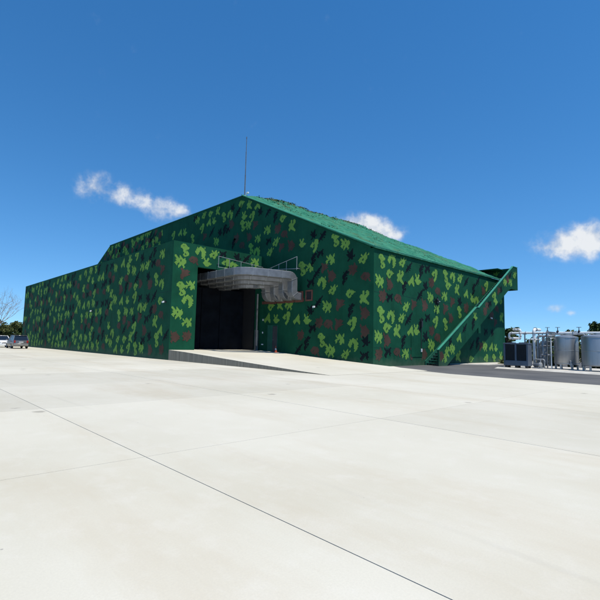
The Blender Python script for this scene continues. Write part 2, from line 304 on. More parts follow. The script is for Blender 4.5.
def spot_cells(kind, idx, cell=.082):
    """one ragged cloth cut-out: cells of a chamfered grid"""
    rows = SHAPES[kind][idx % len(SHAPES[kind])].split('/'); h = len(rows); w = 12
    if kind == 'L' : cell = .086
    def g(i, j):
        if not (0 <= i < w * 2 and 0 <= j < h * 2): return False
        return rows[h - 1 - j // 2][i // 2] == '#'
    polys = []; c2 = cell / 2
    for i in range(-1, w * 2):
        for j in range(-1, h * 2):
            cs = [(i, j), (i + 1, j), (i + 1, j + 1), (i, j + 1)]; ins = [g(a, b) for a, b in cs]
            if not any(ins): continue
            p = []
            for k in range(4):
                a, b = cs[k], cs[(k + 1) % 4]
                if ins[k]: p.append(a)
                if ins[k] != ins[(k + 1) % 4]: p.append(((a[0] + b[0]) / 2, (a[1] + b[1]) / 2))
            polys.append([((x - w + .5) * c2, (y - h + .5) * c2) for x, y in p])
    return polys
CELLS = {}
LORDER = (0, 1, 2, 3, 4, 5, 6, 7, 8, 0, 5, 9, 2, 9, 0, 1, 2, 3, 4, 5, 6, 7, 8, 0, 5, 9, 1, 2, 3, 4, 6, 7, 8)
def stamp(mb, spots, to3, inside, size=1.0, tag_=0, base=.004):
    """lay the painted blots of one wall onto its sheeting (same mesh)"""
    c = 0
    for mi, kind in ((1, 'L'), (2, 'N'), (3, 'K')):
        for i, sp_ in enumerate(spots[kind]):
            u, z = sp_[:2]
            key = (kind, LORDER[(i + tag_) % 33] if kind == 'L' else (i + tag_) % 4)
            if len(sp_) > 2: key = (kind, sp_[2])
            if key not in CELLS: CELLS[key] = spot_cells(*key)
            off = base + .0012 * (c % 9); c += 1
            sz = size * ((.98 if kind == 'L' else 1.02) if kind != 'K' else 1.10) * (.92 + .16 * ((i * 37) % 10) / 10)
            for p in CELLS[key]:
                q = [(u + a * sz, z + b * sz) for a, b in p]
                if all(inside(a, b) for a, b in q): mb.add([to3(a, b, off) for a, b in q], [list(range(len(q)))], mi)

# ------------------------------------------------------------------ dimensions (metres)
LA, D1, W, YB = 48.93, 8.933, 12.72, 31.1        # annex length, annex depth, long wall plane, rear
HA, HE, AX, AZ = 9.37, 8.45, -3.54, 15.94        # annex height, eave height, roof break
AX2, W2 = -38.75, -55.0
SLOPE = (AZ - HE) / (W - AX)
FL = .78                                          # loading floor

# ------------------------------------------------------------------ setting
g = MB(); N_ = 40; ext = 2600
g.box((-ext, -ext, -.6), (ext, ext, -.16)); struct(g.build('ground', M['soil']))
sl = MB(); P0x, P0y, PS = 26.183, -13.582, 5.261
for i in range(-20, 13):
    for j in range(-12, 11):
        gx0 = .004 if i in (0,) else .004; gx1 = .004 if i == -1 else .0035
        gy0 = .0055 if j == 0 else (.006 if j == 1 else .0035); gy1 = .0055 if j == -1 else (.006 if j == 0 else .0035)
        x0, x1 = P0x + i * PS + gx0, P0x + (i + 1) * PS - gx1
        y0, y1 = P0y + j * PS + gy0, P0y + (j + 1) * PS - gy1
        sl.box((x0, y0, -.15), (x1, y1, 0))
struct(sl.build('concrete_apron', M['concrete']))
jb = MB(); jb.box((P0x - 20 * PS + .1, P0y - 12 * PS + .1, -.155), (P0x + 13 * PS - .1, P0y + 11 * PS - .1, -.007)); struct(jb.build('joint_bed', M['joint']))
rd = MB(); rd.prism([(12.75, 11.35), (15.6, 9.0), (19.3, 7.5), (23, 7.25), (70, 7.3), (70, 43), (12.75, 43)], 'Z', .0015, .006); struct(rd.build('road', M['asphalt']))
pv = MB(); pv.prism([(12.73, 19.6), (15.0, 21.8), (15.2, 33), (12.73, 33)], 'Z', .0065, .05); struct(pv.build('pavement', M['kerb']))
pd = MB(); q_ = [(17.8, 17.3), (20.4, 17.25), (24.3, 16.7), (45, 13.9), (45, 24), (17.8, 24)]; c_ = [(17.62, 17.12), (20.4, 17.07), (24.27, 16.52), (45.2, 13.7), (45.2, 24.2), (17.62, 24.2)]
pd.add([(x, y, .11) for x, y in q_] + [(x, y, .0065) for x, y in c_], [tuple(range(6))] + [(i, (i + 1) % 6, 6 + (i + 1) % 6, 6 + i) for i in range(6)]); struct(pd.build('equipment_pad', M['kerb']))

# loading ramp
rp = MB()
prof = [(-.9, FL), (0, FL), (2.5, .69), (6.3, .50), (10.4, .29), (14.8, .085), (17.0, .006)]
top = [(x, .005 + 0 * x, z) for x, z in prof]
n = len(prof); ya, yb = .004, D1 - .004
vs = []
for x, z in prof: vs += [(x, ya, z), (x, yb, z)]
rp.add(vs, [(2 * i, 2 * i + 2, 2 * i + 3, 2 * i + 1) for i in range(1, n - 1)], 0)
lo = [(x, .001) for x, z in prof]
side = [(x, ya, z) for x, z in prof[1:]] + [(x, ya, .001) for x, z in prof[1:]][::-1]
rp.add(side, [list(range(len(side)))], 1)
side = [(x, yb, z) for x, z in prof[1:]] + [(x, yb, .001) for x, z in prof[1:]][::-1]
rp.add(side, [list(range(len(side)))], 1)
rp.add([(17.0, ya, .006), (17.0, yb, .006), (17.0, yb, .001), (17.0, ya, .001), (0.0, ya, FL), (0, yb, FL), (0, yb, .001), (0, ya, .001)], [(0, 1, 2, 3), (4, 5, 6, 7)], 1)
struct(rp.build('ramp', [M['concrete'], M['side_shade']]))
ll = MB(); ll.box((-8.0, 2.2, .3), (-.003, D1 - .01, FL - .004)); struct(ll.build('loading_floor', M['concrete']))

# ------------------------------------------------------------------ hangar
hangar = thing('hangar', 'large hangar clad in green lime brown and black camouflage sheeting', 'hangar')
def flat(*z): return 0
# front gable wall (with the stepped left shoulder)
gp = [(W2, -.02), (W - .301, -.02), (W - .301, HE + SLOPE * .301), (AX, AZ), (AX2, AZ), (W2, HE)]
gw = MB()
gw.prism(gp, 'Y', D1, D1 + .3)
gw.box((W - .3, D1, -.02), (W, D1 + .3, HE))
def in_gable(x, z):
    return z > .12 and x < W - .1 and z < AZ - .12 and z < HE + SLOPE * (W - x) - .15 and z < HE + SLOPE * (x - W2) - .15 and not (1.02 - .4 < x < 2.45 and z < 3.1)
tile = {k: [] for k in 'LNK'}
for k in 'LNK':
    for (x, z) in GABLE_SPOTS[k]: tile[k].append((x, z))
    for (x, z) in ANNEX_SPOTS[k]:            # continue the cloth pattern over the far shoulder
        for s_ in (1, 2):
            if x - 9.2 - s_ * 10.6 < -18.5 and z < 4.6: tile[k].append((x - 9.2 - s_ * 10.6, z + 11.4))
stamp(gw, tile, lambda u, z, o: (u, D1 - o, z), in_gable, 1.0, 7)
gw.build('gable_wall', CAMO, hangar)
# long side wall
lw = MB(); lw.box((W - .3, D1 + .301, -.02), (W, YB, HE))
sp = {k: list(v) for k, v in LONG_SPOTS.items()}
for k in 'LNK':                               # the cloth repeats every 9 m
    for (y, z) in LONG_SPOTS[k]:
        q = (y + 9.02, z)
        if q[0] > 24.5 and all((q[0] - a) ** 2 + (q[1] - b) ** 2 > 1.1 for kk in 'LNK' for a, b in sp[kk]): sp[k].append(q)
stamp(lw, sp, lambda u, z, o: (W + o, u, z), lambda u, z: D1 + .1 < u < YB - .1 and .1 < z < HE - .15, 1.0, 0)
for z0 in (5.3, 1.35):                        # lapped sheet seams, sagging a little between fixings
    pts = []
    for i in range(23):
        y = D1 + .05 + i * (YB - D1 - .1) / 22; pts.append((y, z0 - .05 * abs(math.sin(i * .9)) + .02 * math.sin(i * 2.3)))
    for (a, za), (b, zb) in zip(pts, pts[1:]):
        lw.add([(W + .003, a, za - .02), (W + .003, b, zb - .02), (W + .003, b, zb + .02), (W + .003, a, za + .02)], [(0, 1, 2, 3)], 4)
lw.build('long_wall', CAMO, hangar)
rw = MB(); rw.prism([(W2, -.02), (W - .301, -.02), (W - .301, HE), (AX, AZ - .2), (AX2, AZ - .2), (W2, HE - .2)], 'Y', YB - .3, YB - .001); rw.build('rear_wall', CAMO, hangar)
fw = MB(); fw.box((W2, D1 + .301, -.02), (W2 + .3, YB - .301, HE - .3)); fw.build('far_wall', CAMO, hangar)
# annex (front block)
aw = MB(); aw.box((-LA, 0, -.02), (0, .4, HA))
sp = {k: list(v) for k, v in ANNEX_SPOTS.items()}
for k in 'LNK':
    for (x, z) in ANNEX_SPOTS[k]:
        if -12.3 < x < -1.7:
            for s_ in (1, 2, 3, 4): sp[k].append((x - 10.6 * s_, z))
for k in 'LNK':
    keep = []
    for i, q in enumerate(sp[k]):
        if all((q[0] - a) ** 2 + (q[1] - b) ** 2 > .5 for a, b in keep): keep.append(q)
    sp[k] = keep
stamp(aw, sp, lambda u, z, o: (u, -o, z), lambda u, z: -LA + .1 < u < -.08 and .1 < z < HA - .1, .98, 5)
for z0 in (8.95 - 3.6, 8.95 - 7.2):
    for i in range(24):
        a, b = -LA + i * LA / 24, -LA + (i + 1) * LA / 24
        za, zb = z0 - .05 * abs(math.sin(i * .8)), z0 - .05 * abs(math.sin((i + 1) * .8))
        aw.add([(a, -.003, za - .02), (b, -.003, zb - .02), (b, -.003, zb + .02), (a, -.003, za + .02)], [(0, 1, 2, 3)], 4)
aw.build('annex_wall', CAMO, hangar)
ae = MB(); ae.box((-LA, .401, -.02), (-LA + .3, D1 - .001, HA)); ae.build('annex_end_wall', CAMO, hangar)
pw = MB()
pw.box((-.4, .401, -.02), (0, 2.2, HA)); pw.box((-.4, 2.201, 7.54), (0, D1 - .002, HA))
stamp(pw, PORTAL_SPOTS, lambda u, z, o: (o, u, z), lambda u, z: .05 < u < D1 - .05 and .85 < z < HA - .05 and (u < 2.18 or z > 7.56), .97, 2)
pw.build('portal_wall', CAMO, hangar)
ar = MB(); ar.box((-LA + .301, .401, HA - .6), (-.401, D1 - .002, HA - .35)); ar.build('annex_roof', M['trim'], hangar)
# black boxes added inside the loading bay to block light leaks
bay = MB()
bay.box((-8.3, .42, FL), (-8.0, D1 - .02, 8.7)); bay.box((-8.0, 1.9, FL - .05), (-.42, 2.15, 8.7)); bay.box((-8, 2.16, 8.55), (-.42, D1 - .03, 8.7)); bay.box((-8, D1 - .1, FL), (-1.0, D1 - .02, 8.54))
bay.build('bay_blackout_lining', M['void'], hangar)
# sliding doors
dx = -2.75
for y0, y1, off in ((2.2, 4.3, 0), (4.3, 6.2, .05), (6.2, 8.80, .10)):
    d = MB(); d.cbox((dx + off - .06, y0 + .008, FL + .02), (dx + off, y1 - .008, 6.25), .01)
    for z in (2.4, 4.3): d.box((dx + off + .0005, y0 + .05, z), (dx + off + .012, y1 - .05, z + .06))
    nrib = 1
    for i in range(1, nrib): d.box((dx + off + .0004, y0 + i * (y1 - y0) / nrib, FL + .1), (dx + off + .006, y0 + i * (y1 - y0) / nrib + .05, 6.2))
    d.build('sliding_door', M['black'], hangar)
jp = MB(); jp.cbox((-.40, 8.63, FL), (-.27, 8.76, 5.9), .01); jp.box((-.5, 8.56, FL - .003), (-.16, 8.82, FL + .02)); jp.box((-.45, 8.57, FL + .02), (-.2, 8.81, 2.6)); jp.build('door_post', M['post'], hangar)
# service door in the gable
sd = MB(); sd.box((1.72, D1 - .045, .73), (2.36, D1 - .005, 2.95)); o = sd.build('service_door', M['grey'], hangar)
h = MB(); h.tube([(1.80, D1 - .05, 1.75), (1.80, D1 - .10, 1.75), (1.93, D1 - .10, 1.75)], .012); h.build('handle', M['pipe'], o)
fr = MB(); fr.box((1.0, D1 - .03, .74), (1.70, D1 - .003, 3.0)); fr.box((1.70, D1 - .06, .74), (1.718, D1 - .003, 3.0)); fr.box((2.362, D1 - .06, .71), (2.40, D1 - .003, 3.0)); fr.box((1.0, D1 - .06, 3.001), (2.40, D1 - .003, 3.05)); fr.build('door_frame', M['trim'], o)
for z, w in ((3.45, .07), (2.3, .08), (1.27, .2)):
    b = MB(); b.cbox((.32 - w / 2, D1 - .09, z), (.32 + w / 2, D1 - .004, z + (.16 if w < .1 else .1)), .01); b.build('switch_box', M['white'], hangar)
# flush camouflaged door and conduit on the long wall
fd = MB(); fd.box((W + .0125, 13.66, .66), (W + .03, 15.2, 2.25)); fd.build('hatch', CAMO[0], hangar)
cd = MB(); cd.tube([(W + .06, 15.05, 1.3), (W + .06, 15.05, 3.7)], .022, k=8); cd.cbox((W + .01, 14.98, 3.0), (W + .14, 15.14, 3.5), .01); cd.cbox((W + .01, 15.0, 1.05), (W + .1, 15.12, 1.3), .01, 1); cd.build('conduit', [M['dark'], M['white']], hangar)
cm = MB(); cm.cbox((W + .01, 17.42, 5.1), (W + .10, 17.66, 5.5), .015); cm.tube([(W + .1, 17.5, 5.35), (W + .34, 17.35, 5.22)], .07, k=10); cm.lathe([(.001, 0), (.06, 0), (.06, .04), (.001, .04)], (W + .36, 17.32, 5.2), 10, 1); cm.build('security_camera', [M['dark'], M['white']], hangar)
# small flood lights about 4.4 m up
def flood(x, y, z, nx, ny):
    b = MB(); px, py = -ny, nx
    def P(u, w, h): return (x + nx * u + px * w, y + ny * u + py * w, z + h)
    for (a, b_, mi) in (((.01, -.05, -.06), (.07, .05, .06), 1), ((.07, -.02, -.02), (.2, .02, .02), 1)):
        vs = [P(u, w, h_) for h_ in (a[2], b_[2]) for w in (a[1], b_[1]) for u in (a[0], b_[0])]
        b.add(vs, [(0, 2, 3, 1), (4, 5, 7, 6), (0, 1, 5, 4), (2, 6, 7, 3), (0, 4, 6, 2), (1, 3, 7, 5)], mi)
    vs = [P(u, w, h_ - .35 * (u - .2)) for h_ in (-.05, .07) for w in (-.10, .10) for u in (.2, .31)]
    b.add(vs, [(0, 2, 3, 1), (4, 5, 7, 6), (0, 1, 5, 4), (2, 6, 7, 3), (0, 4, 6, 2), (1, 3, 7, 5)], 0)
    b.build('flood_light', [M['white'], M['dark']], hangar)
flood(7.0, D1, 4.43, 0, -1); flood(-.85, 0, 4.52, 0, -1); flood(-17.4, 0, 4.38, 0, -1); flood(W, 27.4, 4.4, 1, 0)
# roof shell and draped net
def sheet(fn, nu, nv, th, m, name, parent, smooth=True):
    b = MB(); vs = [fn(i / nu, j / nv) for i in range(nu + 1) for j in range(nv + 1)]
    lo = [(p[0], p[1], p[2] - th) for p in vs]; k = nv + 1; o_ = len(vs); fs = []
    for i in range(nu):
        for j in range(nv):
            a = i * k + j; fs.append((a, a + k, a + k + 1, a + 1)); fs.append((o_ + a, o_ + a + 1, o_ + a + k + 1, o_ + a + k))
    for i in range(nu):
        for e in (0, nv): a = i * k + e; fs.append((a, a + k, o_ + a + k, o_ + a))
    for j in range(nv):
        for e in (0, nu): a = e * k + j; fs.append((a, a + 1, o_ + a + 1, o_ + a))
    b.add(vs + lo, fs); return b.build(name, m, parent, smooth)
def net_z(x, y):
    e = min(1, (W + .1 - x) / 1.2) * min(1, max(0, (y - D1) / .8))
    c = max(0, 1 - (x - AX) / 7.0); c = c * c * (3 - 2 * c) * min(1, max(0, (y - D1) / 6)) * min(1, (YB + .2 - y) / 5)
    return HE + SLOPE * (W - x) + .10 + c * (.34 + .26 * noise.noise((y * .33, 4, 2)) + .16 * noise.noise((y * 1.1, 8, x * .5))) + e * (.20 * noise.noise((x * .55, y * .45, 3.1)) + .10 * noise.noise((x * 1.9, y * 1.7, 9)) + .05 * noise.noise((x * 4.1, y * 3.7, 1)) + .12)
def net(u, v):
    x = AX - .15 + u * (W + .12 - AX + .15); y = D1 - .10 + v * (YB + .1 - D1 + .1); return (x, y, net_z(x, y))
sheet(net, 110, 150, .07, M['net'], 'roof_net', hangar)
def topnet(u, v):
    x = AX2 + u * (AX - .17 - AX2); y = D1 + .31 + v * (YB - D1 - .31); return (x, y, AZ - .16 + .05 * noise.noise((x * .4, y * .4, 0)))
sheet(topnet, 40, 30, .2, M['net'], 'roof_deck', hangar)
def lnet(u, v):
    x = W2 + u * (AX2 - .02 - W2); y = D1 + .31 + v * (YB - D1 - .31); return (x, y, HE + SLOPE * (x - W2) - .16)
sheet(lnet, 12, 20, .2, M['net'], 'roof_slope', hangar)
ru = MB(); ru.prism([(W - .31, HE + .02), (AX, AZ - .02), (AX, AZ - .42), (W - .31, HE - .26)], 'Y', D1 + .305, YB - .305); ru.build('roof_board', M['trim'], hangar)
ev = MB()
ev.tube([(W + .06, D1 + .01, HE + .08), (W + .06, YB, HE + .08)], .05, k=8); ev.build('eave_trim', M['trim'], hangar, True)
rk = MB(); rk.tube([(W + .11, D1 - .07, HE + .115), (AX, D1 - .07, AZ + .06)], .055, k=8); rk.build('rake_trim', M['cap'], hangar, True)
pt = MB(); pt.box((AX2, D1 - .06, AZ + .001), (AX - .06, D1 + .34, AZ + .07)); pt.build('parapet_cap', M['trim'], hangar)
# leafy cloth scraps knotted into the net
sc = MB()
def scrap(x, y, z, s, m, flat=1.0):
    a = rnd.uniform(0, 6.28); t = rnd.gauss(0, .35) + (1 - flat) * rnd.uniform(-.9, .9)
    ex = Vector((1, 0, -SLOPE)).normalized(); ey = Vector((0, 1, 0)); en = ex.cross(ey)
    d1 = (ex * math.cos(a) + ey * math.sin(a) + en * rnd.gauss(0, .12 + .4 * (1 - flat))) * s
    d2 = (-ex * math.sin(a) + ey * math.cos(a)) * math.cos(t) * s * .55 + en * math.sin(t) * s * .55
    c = Vector((x, y, z)); sc.add([c - d1, c + d2 * .9, c + d1, c - d2], [(0, 1, 2, 3)], m)
for i in range(3200):
    y = D1 + 1.5 + (YB - D1 - 1.5) * rnd.random(); x = AX + abs(rnd.gauss(0, .9)) - .15
    dens = .38 + .9 * noise.noise((y * .5, 2, 0)) + (0.5 if 11.5 < y < 17 else 0)
    if rnd.random() > dens: continue
    scrap(x, y, net_z(max(x, AX), y) + rnd.uniform(-.02, .10 + .2 * max(0, noise.noise((y * .9, 7, 1)))), rnd.uniform(.06, .15), 0 if rnd.random() < .75 else 1, .3)
for i in range(60):                                    # one taller tuft on the crest
    scrap(AX + rnd.gauss(.3, .15), 12.35 + rnd.gauss(0, .2), AZ + rnd.uniform(.1, .6), rnd.uniform(.05, .11), 0, 0)
for i in range(9000):
    x = AX + rnd.random() * (W - AX - .3); y = rnd.uniform(D1 + .4, YB - .2)
    k = noise.noise((x * .35, y * .3, 5)); near = (x - AX) / 16
    if k < .05 + .35 * near and rnd.random() > .10: continue
    scrap(x, y, net_z(x, y) + rnd.uniform(.0, .05), rnd.uniform(.03, .09), 0 if rnd.random() < .5 - .3 * near else 1)
so = sc.build('netting_scraps', [M['scrap'], M['scrap_teal']], hangar); so['kind'] = 'stuff'
# red-oxide plates on the gable below the ducts
dp = MB(); dp.box((.1, D1 - .05, 4.95), (5.62, D1 - .004, 5.20));  dp.build('duct_plate', M['plate'], hangar)
vf = MB()
vf.box((5.80, D1 - .06, 4.95), (6.62, D1 - .004, 5.07)); vf.box((5.80, D1 - .06, 5.73), (6.62, D1 - .004, 5.85)); vf.box((5.80, D1 - .06, 5.071), (5.92, D1 - .004, 5.729)); vf.box((6.50, D1 - .06, 5.071), (6.62, D1 - .004, 5.729)); vf.box((5.921, D1 - .03, 5.071), (6.499, D1 - .003, 5.729), 1)
vf.build('vent', [M['plate'], M['void']], hangar)

# ------------------------------------------------------------------ air ducts
DL = ['outermost silver air duct, the longest, bending nearest the camera', 'second silver air duct, just inside the outermost one', 'third silver air duct, tucked between second and shortest', 'innermost silver air duct, the shortest, beside the black door']
SZ = .30
for k in range(4):
    y0 = 3.72 + .86 * k; x1 = 5.1 - 1.13 * k
    z = 7.0 - .18 * k
    xb, xe, ye_ = 3.1 - 1.13 * k, 4.45 - 1.13 * k, 5.05 + .74 * k
    path = [p for p in ((-6, y0, z), (-3, y0, z), (-1.2, y0, z)) if p[0] < xb - .2] + [(xb, y0, z)]
    for i in range(1, 9):                                  # swept bend towards the gable
        s_ = i / 8; mx_ = xb + .82 * (xe - xb)
        path.append(((1 - s_) ** 2 * xb + 2 * s_ * (1 - s_) * mx_ + s_ ** 2 * xe, (1 - s_) ** 2 * y0 + 2 * s_ * (1 - s_) * y0 + s_ ** 2 * ye_, z))
    yc = 7.6; path.append((x1 - .03, 7.45, z)); path.append((x1, yc, z))
    yd = 8.02
    path += arc((x1, max(yc, yd - .42), z - .45), .45, math.pi / 2, 0, 6, ((0, 1, 0), (0, 0, 1)))[1:]
    ye = max(yc, yd - .42) + .45
    path += [(x1, ye, 6.1), (x1, ye, 5.85)]
    path += arc((x1, ye + .42, 5.78), .42, math.pi, 1.5 * math.pi, 6, ((0, 1, 0), (0, 0, 1)))[1:]
    path += [(x1, D1 - .052, 5.36)]
    P_ = [Vector(p) for p in path]
    Q = [P_[0]]
    for p in P_[1:]:
        if (p - Q[-1]).length > .03: Q.append(p)
    t = thing('air_duct', DL[k], 'duct', (x1, ye, 5.3), group='silver ducts running out of the loading bay')
    def rel(pts): return [Vector(p) - Vector((x1, ye, 5.3)) for p in pts]
    b = MB(); c = SZ; e = .03
    b.sweep(rel(Q), [(c, -c + e), (c, c - e), (c - e, c), (-c + e, c), (-c, c - e), (-c, -c + e), (-c + e, -c), (c - e, -c)]);     # flanges along the way
    acc = 0; fl = b; nxt = .6; cum = 0
    for i in range(1, len(Q)):
        seg = (Q[i] - Q[i - 1]); L_ = seg.length
        while cum + L_ > nxt:
            p = Q[i - 1] + seg * ((nxt - cum) / L_); d = seg.normalized() * .02; c2 = SZ + .022
            fl.sweep(rel([p - d, p + d]), [(c2, -c2), (c2, c2), (-c2, c2), (-c2, -c2)], 1); nxt += 1.25
        cum += L_
    b.build('duct_run', [M['steel'], M['steel_seam']], t)
    co = MB(); co.box((x1 - .46, D1 - .10, 4.90), (x1 + .46, D1 - .051, 5.80)); o = co.build('collar', M['plate'], t); o.location = -Vector((x1, ye, 5.3))

# pipe frames over the ducts
pf = thing('pipe_rail', 'thin grey pipe rail with posts on the lit portal wall above ducts', 'rail', (.25, 4.0, 7.7), group='pipe rails over the ducts')
b = MB(); b.tube([(0, 0, .95), (0, 4.75, .62)], .024, k=8); b.tube([(0, .0, .0), (0, .0, .97)], .024, k=8); b.tube([(0, 1.1, .0), (0, 1.1, .88)], .022, k=8); b.tube([(0, 2.3, .0), (0, 2.3, .80)], .022, k=8); b.tube([(0, 3.5, .0), (0, 3.5, .71)], .022, k=8); b.tube([(-.24, 0, .3), (0, 0, .3)], .022, k=8); b.tube([(-.24, 3.5, .3), (0, 3.5, .3)], .022, k=8); b.tube([(0, 0, .02), (0, 4.7, .02)], .022, k=8)
b.build('rail', M['pipe'], pf)
pf = thing('pipe_rail', 'grey pipe rail with slanting brace on the dark gable above ducts', 'rail', (5.1, D1 - .45, 7.6), group='pipe rails over the ducts')
b = MB(); b.tube([(0, 0, 1.08), (-2.2, 0, .70), (-4.6, 0, .25)], .025, k=8); b.tube([(0, 0, -.05), (0, 0, 1.1)], .025, k=8); b.tube([(.1, 0, .06), (-5.6, 0, .5)], .028, k=8)
for x, z in ((-1.3, .85), (-2.3, .68), (-3.3, .5), (-4.2, .36)): b.tube([(x, 0, -.1), (x, 0, z)], .024, k=8)
for x in (0, -2.3, -4.2): b.tube([(x, .44, .1), (x, 0, .1)], .022, k=8)
b.build('rail', M['pipe'], pf)

# mast on the roof apex
ms = thing('lightning_mast', 'thin tall lightning mast standing on the hangar apex', 'mast', (AX, D1 + .2, AZ + .03))
b = MB(); b.tube([(0, 0, 0), (0, 0, 2.2)], .055, k=10); b.tube([(0, 0, 2.1), (0, 0, 4.6)], .042, k=10); b.tube([(0, 0, 4.5), (0, 0, 6.0)], .03, k=10)
b.tube([(0, 0, 5.95), (0, 0, 6.15)], .045, k=8); b.build('pole', M['post'], ms, True)
b = MB(); b.box((-.16, -.12, 0), (.16, .12, .06)); b.tube([(.1, 0, .05), (.45, 0, .22)], .03, k=8); b.cbox((.34, -.08, .15), (.62, .08, .30), .02); b.build('base_bracket', M['white'], ms)
# traffic cone
tc = thing('traffic_cone', 'small orange traffic cone beside the grey service door', 'cone', (2.66, D1 - .42, .68)); tc.scale = (.72, .72, .8)
b = MB(); b.cbox((-.19, -.19, 0), (.19, .19, .035), .01); b.build('base', M['orange'], tc)
b = MB(); b.lathe([(.15, .035), (.105, .28), (.06, .5), (.035, .70), (.001, .70)], k=18); b.lathe([(.109, .28), (.079, .43)], k=18, m=1); b.build('cone_body', [M['orange'], M['white']], tc, True)

# ------------------------------------------------------------------ outside staircase
st = thing('outside_staircase', 'steep camouflaged outside staircase climbing the long wall to the roof', 'staircase', (13.42, 15.3, 0))
def S(o): o.location = (-13.42, -15.3, 0); return o
XO = 14.12; sl_ = .589
def ztop(y):
    if y < 21.8: return 1.24 + .585 * (y - 15.4)
    if y < 22.25: return 1.24 + .585 * 6.4
    return 4.984 + (y - 22.25) * (9.70 - 4.984) / (29.97 - 22.25)
def zbot(y): return sl_ * (y - 16.57)
outer = [(15.32, .008), (16.57, .008), (22.1, zbot(22.1)), (22.1, 2.75), (22.55, 2.75), (22.55, zbot(22.55)), (28.88, zbot(28.88)), (29.5, 7.40), (31.06, 7.40), (31.06, 9.69), (29.97, 9.70), (22.25, 4.984), (21.8, 4.984), (15.4, 1.24), (15.32, 1.22)]
b = MB(); b.prism(outer, 'X', XO - .10, XO)
sp = {'L': [(16.6, 1.1), (17.4, 1.35), (18.6, 2.3), (21.6, 4.2), (25.4, 6.2), (25.7, 5.6), (27.9, 7.9), (29.2, 8.0), (30.3, 8.9), (16.2, .6)], 'N': [(15.8, .8), (23.5, 4.8), (23.9, 5.3), (26.5, 6.9), (28.6, 8.3)], 'K': [(19.6, 3.1), (21.2, 3.5), (24.5, 5.5), (27.0, 7.1), (29.2, 8.7), (17.2, 2.0)]}
def in_par(y, z):
    if y > 29.4: return y < 31.0 and 7.5 < z < 9.6
    return y > 15.4 and zbot(y) + .06 < z < ztop(y) - .08 and z > .05
stamp(b, sp, lambda u, z, o: (XO + o, u, z), in_par, .9, 4)
S(b.build('outer_parapet', CAMO, st))
b = MB(); cp = [(15.28, 1.25), (21.8, 5.03), (22.25, 5.03), (29.97, 9.755), (31.08, 9.755)]
b.sweep([(XO - .05, y, z) for y, z in cp], [(.085, -.03), (.085, .03), (-.085, .03), (-.085, -.03)]); S(b.build('parapet_cap', M['cap'], st))
b = MB(); b.prism([(15.6, .02), (16.1, .02), (29.6, 7.95), (29.6, 8.35), (15.6, .34)], 'X', W + .03, W + .08); S(b.build('inner_stringer', M['trim'], st))
nst = 42
for i in range(nst):
    t_ = (i + .6) / nst; y = 15.55 + t_ * 13.9; z = .2 * (i + 1) * (8.3 / (.2 * nst))
    b = MB(); b.cbox((W + .085, y, z - .045), (XO - .105, y + .30, z), .006)
    o = b.build('step', M['trim'], st); S(o)
b = MB(); b.box((W + .03, 29.55, 8.26), (XO - .105, 30.95, 8.32)); S(b.build('landing', M['trim'], st))
b = MB(); b.box((10.2, 29.6, 9.60), (W + .02, 30.95, 9.66)); S(b.build('roof_walkway', M['trim'], st))
b = MB(); b.prism([(9.74, 9.70), (W + .125, 8.62), (W + .125, 7.40), (XO - .102, 7.40), (XO - .102, 9.72), (9.74, 9.80)], 'Y', 30.96, 31.06)
stamp(b, {'L': [(13.4, 8.6), (11.9, 9.2)], 'N': [(12.6, 8.9)], 'K': [(13.5, 9.3)]}, lambda u, z, o: (u, 30.96 - o, z), lambda x, z: x < XO - .15 and z < 9.6 and z > 8.75 and z > 9.9 - .42 * (x - 9.74), .8, 1)
S(b.build('landing_wall', CAMO, st))
b = MB(); b.tube([(XO - .16, 15.4, .95), (XO - .16, 29.6, 9.3)], .024, k=8); S(b.build('handrail', M['dark'], st))

# ------------------------------------------------------------------ cooling unit, tanks and pipework
ch = thing('cooling_unit', 'blue grey cooling unit with two dark grilles at building corner', 'cooling unit', (18.16, 17.5, .11))
CW, CD, CH = 1.72, .75, 1.79
b = MB()
b.cbox((0, 0, .16), (CW, CD, .52), .015)                      # lower casing
for x in (0, CW / 2 - .06, CW - .12): b.cbox((x, 0, .521), (x + .12, .12, CH - .09), .008)
b.cbox((0, .121, .521), (.1, CD, CH - .09), .008); b.cbox((CW - .1, .121, .521), (CW, CD, CH - .09), .008); b.box((.1, CD - .05, .52), (CW - .1, CD - .01, CH - .09))
b.cbox((-.02, -.02, CH - .089), (CW + .02, CD + .02, CH), .015); b.build('casing', M['chill'], ch)
for x0, x1 in ((.12, CW / 2 - .06), (CW / 2 + .06, CW - .12)):
    b = MB(); b.box((x0 + .002, .075, .525), (x1 - .002, .115, CH - .095))
    for i in range(26): 
        z = .55 + i * (CH - .68) / 25; b.box((x0 + .01, .035, z), (x1 - .01, .072, z + .012))
    for i in range(1, 6): x = x0 + i * (x1 - x0) / 6; b.box((x - .006, .022, .53), (x + .006, .034, CH - .1))
    b.build('grille', M['grille'], ch)
for x in (.15, CW / 2, CW - .15):
    for y in (.15, CD - .15):
        b = MB(); b.cbox((x - .09, y - .09, 0), (x + .09, y + .09, .159), .01); b.build('foot', M['dark'], ch)
b = MB()
for i in range(2):
    b.lathe([(.30, CH + .001), (.30, CH + .05), (.28, CH + .05), (.28, CH + .02), (.08, CH + .02), (.08, CH + .06), (.001, CH + .06)], (.44 + i * .84, CD / 2, 0), 24)
b.build('fan_ring', M['grille'], ch, True)

